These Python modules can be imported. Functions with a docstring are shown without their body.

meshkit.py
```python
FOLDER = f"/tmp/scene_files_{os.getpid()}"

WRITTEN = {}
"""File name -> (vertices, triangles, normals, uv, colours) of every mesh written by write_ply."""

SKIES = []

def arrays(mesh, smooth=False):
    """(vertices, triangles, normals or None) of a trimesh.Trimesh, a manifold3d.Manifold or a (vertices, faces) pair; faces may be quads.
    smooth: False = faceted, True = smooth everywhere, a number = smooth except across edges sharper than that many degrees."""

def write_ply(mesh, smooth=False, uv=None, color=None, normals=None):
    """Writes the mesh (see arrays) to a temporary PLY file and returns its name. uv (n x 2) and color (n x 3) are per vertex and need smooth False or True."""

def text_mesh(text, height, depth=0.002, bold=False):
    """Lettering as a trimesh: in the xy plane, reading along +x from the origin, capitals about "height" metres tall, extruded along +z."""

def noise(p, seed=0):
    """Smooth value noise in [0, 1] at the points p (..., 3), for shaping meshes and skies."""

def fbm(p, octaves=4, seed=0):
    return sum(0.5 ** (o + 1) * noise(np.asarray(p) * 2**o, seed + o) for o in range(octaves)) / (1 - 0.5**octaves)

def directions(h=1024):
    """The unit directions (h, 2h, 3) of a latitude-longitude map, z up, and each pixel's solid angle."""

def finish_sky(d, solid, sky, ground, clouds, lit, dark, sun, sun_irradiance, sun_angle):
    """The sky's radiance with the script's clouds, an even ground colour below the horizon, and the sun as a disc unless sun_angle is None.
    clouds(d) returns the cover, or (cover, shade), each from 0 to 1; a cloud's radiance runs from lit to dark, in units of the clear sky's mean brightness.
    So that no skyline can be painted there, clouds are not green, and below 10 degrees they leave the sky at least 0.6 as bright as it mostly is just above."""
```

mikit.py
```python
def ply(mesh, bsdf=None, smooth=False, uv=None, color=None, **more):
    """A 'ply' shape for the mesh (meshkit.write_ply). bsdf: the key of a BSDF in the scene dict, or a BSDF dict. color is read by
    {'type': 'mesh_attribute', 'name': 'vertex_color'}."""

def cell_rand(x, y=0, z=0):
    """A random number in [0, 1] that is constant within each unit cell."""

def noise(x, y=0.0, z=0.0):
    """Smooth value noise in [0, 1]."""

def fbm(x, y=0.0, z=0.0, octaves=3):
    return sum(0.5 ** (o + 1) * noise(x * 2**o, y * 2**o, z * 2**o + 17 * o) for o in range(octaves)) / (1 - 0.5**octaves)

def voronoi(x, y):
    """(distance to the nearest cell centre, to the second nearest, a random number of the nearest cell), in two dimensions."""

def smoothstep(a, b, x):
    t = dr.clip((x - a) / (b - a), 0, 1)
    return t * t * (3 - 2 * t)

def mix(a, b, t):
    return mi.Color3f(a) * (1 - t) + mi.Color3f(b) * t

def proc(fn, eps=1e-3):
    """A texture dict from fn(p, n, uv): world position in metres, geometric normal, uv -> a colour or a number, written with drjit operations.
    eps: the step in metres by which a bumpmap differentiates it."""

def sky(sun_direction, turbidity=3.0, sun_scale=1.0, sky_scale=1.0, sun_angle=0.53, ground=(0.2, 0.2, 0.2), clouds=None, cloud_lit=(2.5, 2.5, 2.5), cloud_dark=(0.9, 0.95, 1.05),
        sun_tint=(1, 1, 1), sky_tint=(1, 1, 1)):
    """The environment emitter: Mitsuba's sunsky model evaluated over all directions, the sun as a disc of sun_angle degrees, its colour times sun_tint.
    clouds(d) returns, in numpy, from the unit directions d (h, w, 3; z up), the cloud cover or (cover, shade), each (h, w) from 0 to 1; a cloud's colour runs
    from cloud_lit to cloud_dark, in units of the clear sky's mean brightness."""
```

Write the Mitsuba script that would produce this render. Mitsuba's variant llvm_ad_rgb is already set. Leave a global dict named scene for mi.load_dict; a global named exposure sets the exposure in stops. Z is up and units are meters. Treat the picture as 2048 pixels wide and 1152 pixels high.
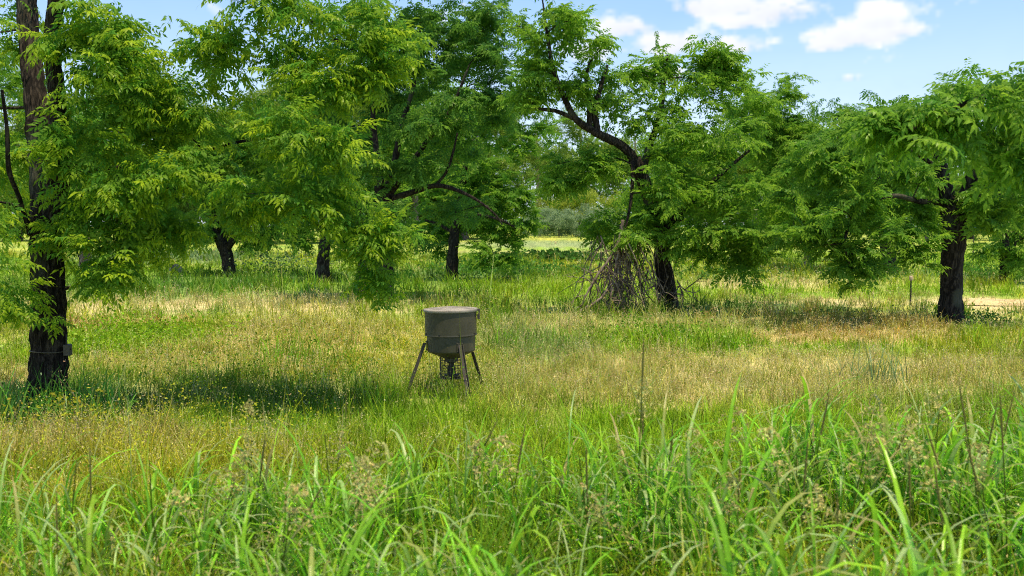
import math
import numpy as np, trimesh, mitsuba as mi, drjit as dr
import mikit, meshkit
from mikit import ply, proc, noise, fbm, mix, smoothstep

T = mi.ScalarTransform4f
rng = np.random.default_rng(7)

# ------------------------------------------------------------------ camera, sky, exposure
EYE, FPX, HOR = 1.9, 2000.0, 452.0            # eye height (m); focal length and horizon row in pixels of the 2048 x 1152 photograph
TILT = math.atan((576 - HOR) / FPX)
FWD = np.array([0, math.cos(TILT), -math.sin(TILT)])
UP = np.array([0, math.sin(TILT), math.cos(TILT)])
scene, labels = {}, {}
scene['camera'] = {'type': 'thinlens', 'fov': math.degrees(2 * math.atan(1024 / FPX)), 'fov_axis': 'x', 'aperture_radius': 0.006, 'focus_distance': 13.0,
                   'near_clip': 0.05, 'far_clip': 5000.0, 'to_world': T().look_at(origin=[0, 0, EYE], target=(np.array([0, 0, EYE]) + FWD).tolist(), up=[0, 0, 1])}
exposure = 2.62
SUN = (0.15, -0.20, 0.97)


def at(px, py, Y):
    """The point at distance Y ahead that is seen at a pixel of the photograph."""
    d = FWD + (px - 1024) / FPX * np.array([1.0, 0, 0]) + (576 - py) / FPX * UP
    return np.array([0, 0, EYE]) + d * (Y / d[1])


def ground_y(py):
    d = FWD + (576 - py) / FPX * UP
    return EYE * d[1] / -d[2]


def m_per_px(Y):
    return Y / FPX


def angles(px, py):
    d = at(px, py, 1.0) - np.array([0, 0, EYE])
    return math.atan2(d[0], d[1]), math.atan2(d[2], math.hypot(d[0], d[1]))


CLOUDS = [(*angles(x, y), rx / FPX, ry / FPX) for x, y, rx, ry in
          [(1720, 70, 100, 34), (1660, 88, 50, 22), (1760, 40, 50, 36), (1790, 62, 60, 22), (1420, 15, 150, 30), (1560, 25, 90, 36), (1490, 45, 60, 20), (1250, 55, 80, 30),
           (1350, 90, 110, 40), (1450, 95, 100, 26), (1700, 156, 26, 6), (1300, 150, 90, 26), (1180, 110, 60, 34)]]
crng = np.random.default_rng(3)
for _ in range(70):                            # the same fair-weather cumulus all round
    a0 = crng.uniform(0.65, 2 * math.pi - 0.65)
    e0, k0 = crng.uniform(0.05, 0.9), crng.uniform(0.6, 2.2)
    for _ in range(4):
        CLOUDS.append((a0 + crng.normal(0, 0.05 * k0), e0 + crng.normal(0, 0.012 * k0), crng.uniform(0.03, 0.07) * k0, crng.uniform(0.012, 0.025) * k0))


def clouds(d):
    az, el = np.arctan2(d[..., 0], d[..., 1]), np.arcsin(np.clip(d[..., 2], -1, 1))
    field, under = np.zeros(az.shape), np.zeros(az.shape)
    for a, e, ra, re in CLOUDS:
        da = (az - a + math.pi) % (2 * math.pi) - math.pi
        u, v = da / ra, (el - e) / re
        v = np.where(v < 0, v * 1.5, v)
        w = np.exp(-(u * u + v * v))
        field = np.maximum(field, w)
        under = np.maximum(under, w * np.clip(0.5 - v * 0.6, 0, 1))
    p = np.stack([az * 26, el * 40, 0 * az], -1)
    n = meshkit.fbm(p, 6, 4) + 0.35 * (meshkit.fbm(p * 5.3, 4, 9) - 0.5)
    cover = np.clip((field * 1.15 + (n - 0.5) * 1.9 - 0.34) / 0.55, 0, 1)
    veil = 0.65 * np.exp(-(np.clip(el, 0, 2) / 0.16) ** 2)
    return np.maximum(cover ** 0.9 * 0.95, veil), np.clip(under * 0.55 + (0.5 - n) * 0.5, 0, 0.7)


scene['sky_light'] = mikit.sky(SUN, turbidity=2.5, sun_scale=0.62, sun_tint=(1.04, 1.0, 0.87), clouds=clouds, cloud_lit=(1.9, 1.92, 1.98), cloud_dark=(1.2, 1.24, 1.32), sky_tint=(0.90, 0.97, 1.12), ground=(0.10, 0.13, 0.05))

# ------------------------------------------------------------------ materials
VCOL = {'type': 'mesh_attribute', 'name': 'vertex_color'}
scene['m_leaf'] = {'type': 'principledthin', 'base_color': VCOL, 'roughness': 0.36, 'diff_trans': 1.15, 'eta': 1.5, 'spec_trans': 0.14}
scene['m_grass'] = {'type': 'principledthin', 'base_color': VCOL, 'roughness': 0.32, 'diff_trans': 0.75, 'eta': 1.5, 'spec_trans': 0.17}
scene['m_tall'] = {'type': 'principledthin', 'base_color': VCOL, 'roughness': 0.3, 'diff_trans': 0.8, 'eta': 1.5, 'spec_trans': 0.26}
scene['m_dry'] = {'type': 'principledthin', 'base_color': VCOL, 'roughness': 0.75, 'diff_trans': 0.7, 'eta': 1.3, 'spec_trans': 0.0}


def bark_fn(p, n, uv):
    w = noise(p.x * 9, p.y * 9, p.z * 6) * 3.0
    a = fbm(p.x * 48 + w, p.y * 48 - w, p.z * 8 + 1.5 * w, 4)
    b = fbm(p.x * 3 + 5, p.y * 3, p.z * 2.0, 3)
    c = mix((0.010, 0.008, 0.007), (0.058, 0.048, 0.039), smoothstep(0.38, 0.75, a))
    return mix(c, (0.11, 0.125, 0.085), 0.35 * smoothstep(0.58, 0.75, b))


def deadwood_fn(p, n, uv):
    a = fbm(p.x * 18, p.y * 18, p.z * 7, 3)
    return mix((0.085, 0.066, 0.05), (0.24, 0.195, 0.15), smoothstep(0.3, 0.7, a))


def pale_fn(p, n, uv):
    a = fbm(p.x * 4, p.y * 4, p.z * 1.5, 3)
    return mix((0.22, 0.16, 0.12), (0.48, 0.40, 0.32), smoothstep(0.3, 0.7, a))


def paint_fn(p, n, uv):
    a = fbm(p.x * 14, p.y * 14, p.z * 9, 3)
    b = fbm(p.x * 60, p.y * 60, p.z * 8, 2)
    c = mix((0.046, 0.044, 0.025), (0.058, 0.055, 0.033), smoothstep(0.3, 0.7, a))
    return mix(c, (0.085, 0.078, 0.055), 0.35 * smoothstep(0.62, 0.8, b))


def lid_fn(p, n, uv):
    a = fbm(p.x * 11, p.y * 11, p.z * 11, 3)
    return mix((0.17, 0.155, 0.125), (0.28, 0.26, 0.22), smoothstep(0.3, 0.7, a))


def mat(key, color, rough=0.6, metallic=0.0, spec=0.5):
    scene[key] = {'type': 'twosided', 'bsdf': {'type': 'principled', 'base_color': color if isinstance(color, dict) else {'type': 'rgb', 'value': list(color)}, 'roughness': rough, 'metallic': metallic, 'specular': spec}}


mat('m_bark', proc(bark_fn), 0.92, spec=0.2)
mat('m_dead', proc(deadwood_fn), 0.9, spec=0.2)
mat('m_pale', proc(pale_fn), 0.9, spec=0.2)
mat('m_paint', proc(paint_fn), 0.48)
mat('m_lid', proc(lid_fn), 0.45)
mat('m_leg', (0.058, 0.05, 0.04), 0.65)
mat('m_black', (0.02, 0.02, 0.02), 0.5)
mat('m_wire', (0.10, 0.085, 0.065), 0.6, 0.3)
mat('m_cam', (0.065, 0.058, 0.046), 0.6)
mat('m_tan', (0.40, 0.33, 0.22), 0.8)
mat('m_post', (0.035, 0.032, 0.026), 0.85)
mat('m_blue', (0.03, 0.11, 0.22), 0.5)
mat('m_lens', (0.01, 0.01, 0.012), 0.12)
mat('m_soil', VCOL, 0.95, spec=0.1)
scene['m_water'] = {'type': 'principled', 'base_color': {'type': 'rgb', 'value': [0.05, 0.055, 0.045]}, 'roughness': 0.08, 'specular': 0.6}

# ------------------------------------------------------------------ helpers
used = {}


def new_key(name):
    used[name] = used.get(name, -1) + 1
    return name if used[name] == 0 else f'{name}_{used[name]:03d}'


def thing(name, label, category, group=None):
    k = new_key(name)
    labels[k] = {'label': label, 'category': category}
    if group:
        labels[k]['group'] = group
    return k


def part(parent, name, mesh, bsdf, smooth=False, color=None, kind=None, label=None):
    k = new_key(f'{parent}__{name}')
    scene[k] = ply(mesh, bsdf, smooth, color=color)
    if kind or label:
        labels[k] = {**({'kind': kind} if kind else {}), **({'label': label} if label else {})}
    return k


def unit(v):
    v = np.asarray(v, float)
    return v / np.maximum(np.linalg.norm(v, axis=-1, keepdims=True), 1e-12)


def resample(pts, rad, step):
    """A smooth curve (Catmull-Rom) through the points, sampled about every step metres."""
    pts, rad = np.asarray(pts, float), np.asarray(rad, float)
    P = np.vstack([2 * pts[0] - pts[1], pts, 2 * pts[-1] - pts[-2]])
    out, ro = [], []
    for i in range(len(pts) - 1):
        n = max(2, int(np.ceil(np.linalg.norm(pts[i + 1] - pts[i]) / step)))
        t = np.linspace(0, 1, n, endpoint=False)[:, None]
        a, b, c, d = P[i], P[i + 1], P[i + 2], P[i + 3]
        out.append(0.5 * (2 * b + (c - a) * t + (2 * a - 5 * b + 4 * c - d) * t ** 2 + (3 * b - a - 3 * c + d) * t ** 3))
        ro.append(rad[i] + (rad[i + 1] - rad[i]) * t[:, 0])
    return np.vstack(out + [pts[-1:]]), np.concatenate(ro + [rad[-1:]])


def tube(pts, rad, sides=6, bump=0.0, seed=0, flare=0.0, grain=9.0):
    """Closed tapered tube; bump: depth of bark ridges as a share of the radius; flare: how much the roots spread at its foot."""
    p, r = np.asarray(pts, float), np.asarray(rad, float)
    t = unit(np.gradient(p, axis=0))
    ref = np.array([1.0, 0, 0]) if abs(t[0][0]) < 0.8 else np.array([0, 1.0, 0])
    a = unit(ref - (t @ ref)[:, None] * t)
    b = np.cross(t, a)
    th = np.arange(sides) * 2 * np.pi / sides
    R = np.repeat(r[:, None], sides, 1)
    L = np.concatenate([[0], np.cumsum(np.linalg.norm(np.diff(p, axis=0), axis=1))])[:, None] + 0 * th
    if flare:
        lobes = 0.6 + 0.5 * np.cos(3 * th + seed) + 0.35 * np.cos(5 * th + 2 * seed)
        R = R * (1 + flare * np.exp(-L / (1.6 * r[0])) * np.maximum(lobes, 0))
    if bump:
        q = np.stack([np.cos(th) * grain / 2 + 0 * L, np.sin(th) * grain / 2 + 0 * L, L * 3.2 / max(r[0] / 0.18, 0.5)], -1)
        n = meshkit.fbm(q, 3, seed)
        q2 = q * [0.35, 0.35, 0.4] + 7
        R = R * (1 + bump * (2 * np.abs(n - 0.5) * 2 - 0.5) + bump * 0.5 * (meshkit.noise(q2, seed) - 0.5))
    v = p[:, None] + R[..., None] * (np.cos(th)[None, :, None] * a[:, None] + np.sin(th)[None, :, None] * b[:, None])
    n, s = len(p), sides
    i, j = np.meshgrid(np.arange(n - 1), np.arange(s), indexing='ij')
    q = np.stack([i * s + j, i * s + (j + 1) % s, (i + 1) * s + (j + 1) % s, (i + 1) * s + j], -1).reshape(-1, 4)
    f = np.vstack([q[:, [0, 1, 2]], q[:, [0, 2, 3]]])
    v = np.vstack([v.reshape(-1, 3), p[:1], p[-1:]])
    k = np.arange(s)
    f = np.vstack([f, np.stack([(k + 1) % s, k, 0 * k + n * s], 1), np.stack([(n - 1) * s + k, (n - 1) * s + (k + 1) % s, 0 * k + n * s + 1], 1)])
    return v, f


def join(meshes):
    at_, V, F = 0, [], []
    for v, f in meshes:
        V.append(v)
        F.append(np.asarray(f) + at_)
        at_ += len(v)
    return np.vstack(V), np.vstack(F)


def box(cx, cy, cz, sx, sy, sz, rot=None):
    m = trimesh.creation.box((sx, sy, sz))
    if rot is not None:
        m.apply_transform(rot)
    m.apply_translation((cx, cy, cz))
    return np.array(m.vertices), np.array(m.faces)


def lathe(profile, sides=64, centre=(0, 0, 0)):
    """A surface of revolution about z from (radius, height) pairs."""
    pr = np.asarray(profile, float)
    th = np.arange(sides) * 2 * np.pi / sides
    v = np.stack([pr[:, :1] * np.cos(th), pr[:, :1] * np.sin(th), np.repeat(pr[:, 1:], sides, 1)], -1).reshape(-1, 3) + np.asarray(centre)
    n, s = len(pr), sides
    i, j = np.meshgrid(np.arange(n - 1), np.arange(s), indexing='ij')
    q = np.stack([i * s + j, i * s + (j + 1) % s, (i + 1) * s + (j + 1) % s, (i + 1) * s + j], -1).reshape(-1, 4)
    return v, np.vstack([q[:, [0, 1, 2]], q[:, [0, 2, 3]]])


def bar(p0, p1, w, d, side=(1, 0, 0)):
    """A straight bar of rectangular section from p0 to p1."""
    p0, p1 = np.asarray(p0, float), np.asarray(p1, float)
    z = unit(p1 - p0)
    x = unit(np.asarray(side, float) - np.dot(side, z) * z)
    y = np.cross(z, x)
    v = np.array([p + sx * x * w / 2 + sy * y * d / 2 for p in (p0, p1) for sx, sy in ((-1, -1), (1, -1), (1, 1), (-1, 1))])
    f = np.array([[0, 2, 1], [0, 3, 2], [4, 5, 6], [4, 6, 7], [0, 1, 5], [0, 5, 4], [1, 2, 6], [1, 6, 5], [2, 3, 7], [2, 7, 6], [3, 0, 4], [3, 4, 7]])
    return v, f


# ------------------------------------------------------------------ meadow: what grows where
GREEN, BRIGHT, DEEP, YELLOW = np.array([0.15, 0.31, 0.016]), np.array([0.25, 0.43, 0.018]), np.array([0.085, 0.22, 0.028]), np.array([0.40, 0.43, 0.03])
TAN, PALE, RUST, GREY = np.array([0.55, 0.46, 0.20]), np.array([0.66, 0.58, 0.33]), np.array([0.48, 0.31, 0.11]), np.array([0.19, 0.30, 0.12])
# (x, y, radius x, radius y in pixels of the photograph, plant colour, share of dry seed stalks, height factor): patches of growth; some DEEP ones have tree shade painted into their colour
PATCHES = [
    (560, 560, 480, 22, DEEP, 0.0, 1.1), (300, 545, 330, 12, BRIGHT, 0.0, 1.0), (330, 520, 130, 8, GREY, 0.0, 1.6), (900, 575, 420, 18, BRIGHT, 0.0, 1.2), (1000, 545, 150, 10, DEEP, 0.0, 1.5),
    (420, 612, 330, 10, PALE, 0.9, 0.9), (260, 652, 120, 10, RUST, 0.5, 0.7), (290, 690, 150, 26, BRIGHT, 0.05, 0.8), (560, 690, 160, 40, TAN * 0.5 + YELLOW * 0.5, 0.7, 1.0), (420, 740, 260, 14, TAN * 0.6 + YELLOW * 0.4, 0.8, 0.8),
    (420, 790, 400, 30, DEEP, 0.35, 1.1), (820, 700, 140, 40, YELLOW, 0.5, 1.0), (820, 790, 300, 30, GREEN, 0.6, 1.0), (700, 850, 500, 26, GREEN * 0.5 + BRIGHT * 0.5, 0.04, 0.9),
    (120, 905, 200, 30, TAN, 0.8, 0.9), (300, 960, 260, 60, YELLOW, 0.55, 1.0), (60, 700, 90, 40, BRIGHT, 0.3, 0.8), (40, 765, 60, 20, TAN, 0.8, 0.8),
    (1520, 570, 130, 5, PALE, 0.9, 0.6), (1550, 590, 260, 7, BRIGHT, 0.0, 1.1), (1630, 606, 110, 6, PALE, 0.9, 0.5), (1480, 622, 250, 14, DEEP, 0.1, 0.9), (1130, 630, 260, 12, GREEN, 0.2, 1.2),
    (1680, 645, 170, 12, RUST, 0.6, 1.0), (1680, 674, 150, 12, RUST, 0.7, 0.6), (1640, 702, 330, 10, BRIGHT, 0.02, 0.6), (1320, 680, 150, 28, BRIGHT, 0.15, 1.2), (1060, 690, 110, 34, GREY, 0.4, 1.2),
    (1560, 755, 420, 42, PALE * 0.6 + YELLOW * 0.4, 0.9, 1.0), (1180, 770, 260, 40, PALE * 0.4 + YELLOW * 0.6, 0.65, 1.0), (1240, 660, 160, 16, PALE, 0.7, 0.9), (1350, 855, 600, 28, BRIGHT, 0.03, 0.8), (1900, 820, 180, 30, GREEN, 0.4, 1.1),
    (2010, 609, 120, 15, PALE, 0.8, 0.12), (1950, 585, 150, 8, BRIGHT, 0.0, 0.9), (1980, 520, 260, 16, BRIGHT, 0.0, 0.7), (1960, 552, 200, 5, DEEP, 0.0, 1.4), (1990, 650, 110, 12, DEEP, 0.4, 0.45),
    (1100, 508, 140, 6, np.array([0.36, 0.38, 0.12]), 0.25, 0.4), (1110, 488, 130, 7, GREY, 0.3, 0.7), (1090, 498, 130, 3, BRIGHT, 0.0, 0.5), (1500, 1000, 700, 110, BRIGHT, 0.02, 0.9), (700, 1050, 500, 80, BRIGHT * [1.1, 1.0, 1.0], 0.1, 0.9),
]
PW = []
for px, py, rx, ry, c, dry, hf in PATCHES:
    Y = ground_y(py)
    PW.append(((px - 1024) * m_per_px(Y), Y, rx * m_per_px(Y), (ground_y(py - ry) - ground_y(py + ry)) / 2, c, dry, hf))


def growth(x, y):
    """(colour, share of dry stalks, height factor) of the growth at ground points."""
    p = np.stack([x * 0.9, y * 0.5, 0 * x], -1)
    n1, n2 = meshkit.fbm(p, 3, 1), meshkit.fbm(p * 2.3 + 9, 3, 2)
    wsum = np.full(x.shape, 0.25)
    base = GREEN * 1.1 + (YELLOW - GREEN) * np.clip((n1 - 0.3) * 2, 0, 1)[:, None]
    col, dry, hf = base * wsum[:, None], 0.35 * wsum * n2 * 2, wsum.copy()
    for cx, cy, rx, ry, c, d, h in PW:
        u, v = (x - cx) / rx + (n1 - 0.5) * 1.6, (y - cy) / ry + (n2 - 0.5) * 1.6
        w = np.exp(-np.maximum(u * u + v * v, 0) ** 1.5) * 2.0
        col, dry, hf, wsum = col + w[:, None] * c, dry + w * d, hf + w * h, wsum + w
    return col / wsum[:, None], np.clip(dry / wsum + (n2 - 0.5) * 0.3, 0, 1), hf / wsum


# the ground: one sheet to the horizon, finer where it is near
def ground_sheet():
    gx = np.concatenate([-np.geomspace(900, 30, 24), np.linspace(-28, 28, 150), np.geomspace(30, 900, 24)])
    gy = np.concatenate([-np.geomspace(900, 6, 16), np.linspace(-5, 30, 160), np.geomspace(31, 2500, 60)])
    X, Yg = np.meshgrid(gx, gy)
    x, y = X.ravel(), Yg.ravel()
    z = 0.05 * (meshkit.fbm(np.stack([x * 0.6, y * 0.6, 0 * x], -1), 3, 5) - 0.5)
    c, dry, _ = growth(x, y)
    dry = dry * np.where(y > 45, 0.3, 0.75)
    col = (c * 0.55 + 0.02) * (1 - dry[:, None]) + dry[:, None] * TAN * 0.8
    col = col * (0.75 + 0.5 * meshkit.fbm(np.stack([x * 3, y * 3, 0 * x], -1), 3, 8))[:, None]
    nx, ny = len(gx), len(gy)
    i, j = np.meshgrid(np.arange(ny - 1), np.arange(nx - 1), indexing='ij')
    f = np.stack([i * nx + j, i * nx + j + 1, (i + 1) * nx + j + 1, (i + 1) * nx + j], -1).reshape(-1, 4)
    return np.stack([x, y, z], 1), f, col


v, f, c = ground_sheet()
scene['ground'] = ply((v, f), 'm_soil', True, color=c)
labels['ground'] = {'label': 'flat meadow ground of soil and thatch under the grass', 'kind': 'structure'}


def strip(x0, x1, y0, y1, z, wob, seed):
    """A flat sheet with an irregular shoreline."""
    xs = np.linspace(x0, x1, 60)
    n = lambda s: (meshkit.fbm(np.stack([xs * 0.25, 0 * xs + s, 0 * xs], -1), 3, seed) - 0.5) * wob
    a, b = np.stack([xs, y0 + n(1), 0 * xs + z], 1), np.stack([xs, y1 + n(5), 0 * xs + z], 1)
    k = np.arange(59)
    return np.vstack([a, b]), np.stack([k, k + 1, k + 61, k + 60], 1)


def track():
    xs, ts = np.linspace(0, 1, 80), np.linspace(0, 1, 24)
    U, V = np.meshgrid(xs, ts)
    x = 10.3 + U * 22 + 0.0 * V
    n = meshkit.fbm(np.stack([x * 0.5, 0 * x, 0 * x], -1), 3, 3) - 0.5
    half = np.minimum(1, U * 6) ** 0.6 * (1.7 + n)
    y = 24.2 + 1.2 * U + n * 1.4 + (V - 0.5) * 2 * half
    z = 0.05 * (meshkit.fbm(np.stack([x * 0.6, y * 0.6, 0 * x], -1), 3, 5) - 0.5) + 0.02
    i, j = np.meshgrid(np.arange(23), np.arange(79), indexing='ij')
    f = np.stack([i * 80 + j, i * 80 + j + 1, (i + 1) * 80 + j + 1, (i + 1) * 80 + j], -1).reshape(-1, 4)
    v = np.stack([x, y, z], -1).reshape(-1, 3)
    t = meshkit.fbm(v * [2.0, 2.0, 0], 4, 6)[:, None]
    return v, f, np.array([0.42, 0.32, 0.17]) * (0.7 + 0.5 * t) + np.array([-0.05, 0.05, -0.02]) * np.clip(t * 3 - 1.6, 0, 1)


v, f, c = track()
scene['dirt_track'] = ply((v, f), 'm_soil', True, color=c)
labels['dirt_track'] = {'label': 'pale dirt track behind the right-hand trunk', 'kind': 'structure'}
scene['pond_water'] = ply(strip(-3.0, 20.0, 53.5, 57.5, 0.05, 2.5, 3), 'm_water')
labels['pond_water'] = {'label': 'narrow strip of grey pond water beyond the trees', 'kind': 'structure'}


# ------------------------------------------------------------------ blades
def ribbons(P, L, W, az, e0, e1, power, c0, c1, segs=3, fold=0.0, twist=None):
    """n grass blades as tapering ribbons. L length, W width, az heading; e0, e1: elevation angle at the foot and at the tip (radians). Returns v, f, colours."""
    n = len(P)
    t = np.linspace(0, 1, segs + 1)
    tm = (t[1:] + t[:-1]) / 2
    el = e0[:, None] + (e1 - e0)[:, None] * tm[None] ** power
    step = (L / segs)[:, None]
    h = np.concatenate([np.zeros((n, 1)), np.cumsum(np.cos(el) * step, 1)], 1)
    z = np.concatenate([np.zeros((n, 1)), np.cumsum(np.sin(el) * step, 1)], 1)
    d = np.stack([np.cos(az), np.sin(az)], 1)
    centre = np.stack([P[:, :1] + d[:, :1] * h, P[:, 1:2] + d[:, 1:] * h, P[:, 2:] + z], -1)
    a2 = az + np.pi / 2 + (0 if twist is None else twist)
    s = np.stack([np.cos(a2), np.sin(a2), np.zeros(n)], 1)
    prof = np.minimum(0.55 + 2.2 * t, 1.0) * np.where(t > 0.45, np.sqrt(np.clip((1 - t) / 0.55, 0, 1)), 1)
    off = s[:, None] * (prof[None, :] * W[:, None] / 2)[..., None]
    col = c0[:, None] + (c1 - c0)[:, None] * t[None, :, None]
    k = np.arange(segs)
    if fold:
        ele = np.concatenate([el[:, :1], (el[:, 1:] + el[:, :-1]) / 2, el[:, -1:]], 1)
        nrm = np.stack([-np.sin(ele) * d[:, :1], -np.sin(ele) * d[:, 1:], np.cos(ele)], -1)
        lift = nrm * (prof[None, :] * W[:, None] * fold)[..., None]
        v = np.stack([centre - off + lift, centre, centre + off + lift], 2)
        m = 3
        cc = np.stack([col, col * 1.25 + 0.02, col], 2)
        q = np.vstack([np.stack([3 * k + a, 3 * k + a + 1, 3 * k + a + 4, 3 * k + a + 3], 1) for a in (0, 1)])
    else:
        v = np.stack([centre - off, centre + off], 2)
        m = 2
        cc = np.stack([col, col], 2)
        q = np.stack([2 * k, 2 * k + 1, 2 * k + 3, 2 * k + 2], 1)
    f = (q[None] + (np.arange(n) * m * (segs + 1))[:, None, None]).reshape(-1, 4)
    return v.reshape(-1, 3), f, cc.reshape(-1, 3)


def flakes(C, size, col, stretch=2.2, r=rng, up=0.0):
    """Small leaf- or seed-shaped diamonds about the points C."""
    n = len(C)
    d = unit(r.normal(0, 1, (n, 3)) + [0, 0, up])
    s = unit(np.cross(d, r.normal(0, 1, (n, 3))))
    a, b = d * (size * stretch / 2)[:, None], s * (size / 2)[:, None]
    v = np.stack([C - a, C + b, C + a, C - b], 1).reshape(-1, 3)
    f = np.arange(n * 4).reshape(-1, 4)
    return v, f, np.repeat(col, 4, 0)


def joinc(ms):
    v, f = join([(a, b) for a, b, _ in ms])
    return v, f, np.vstack([c for _, _, c in ms])


def scatter(n, y0, y1, r, px0=-250, px1=2300):
    Y = np.exp(r.uniform(np.log(y0), np.log(y1), n))
    return np.stack([(r.uniform(px0, px1, n) - 1024) * Y / FPX, Y, np.zeros(n)], 1)


def vary(c, r, k=0.18):
    return np.clip(c * (1 + r.normal(0, k, (len(c), 1))) * (1 + r.normal(0, 0.08, c.shape)), 0.004, 0.8)


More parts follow.
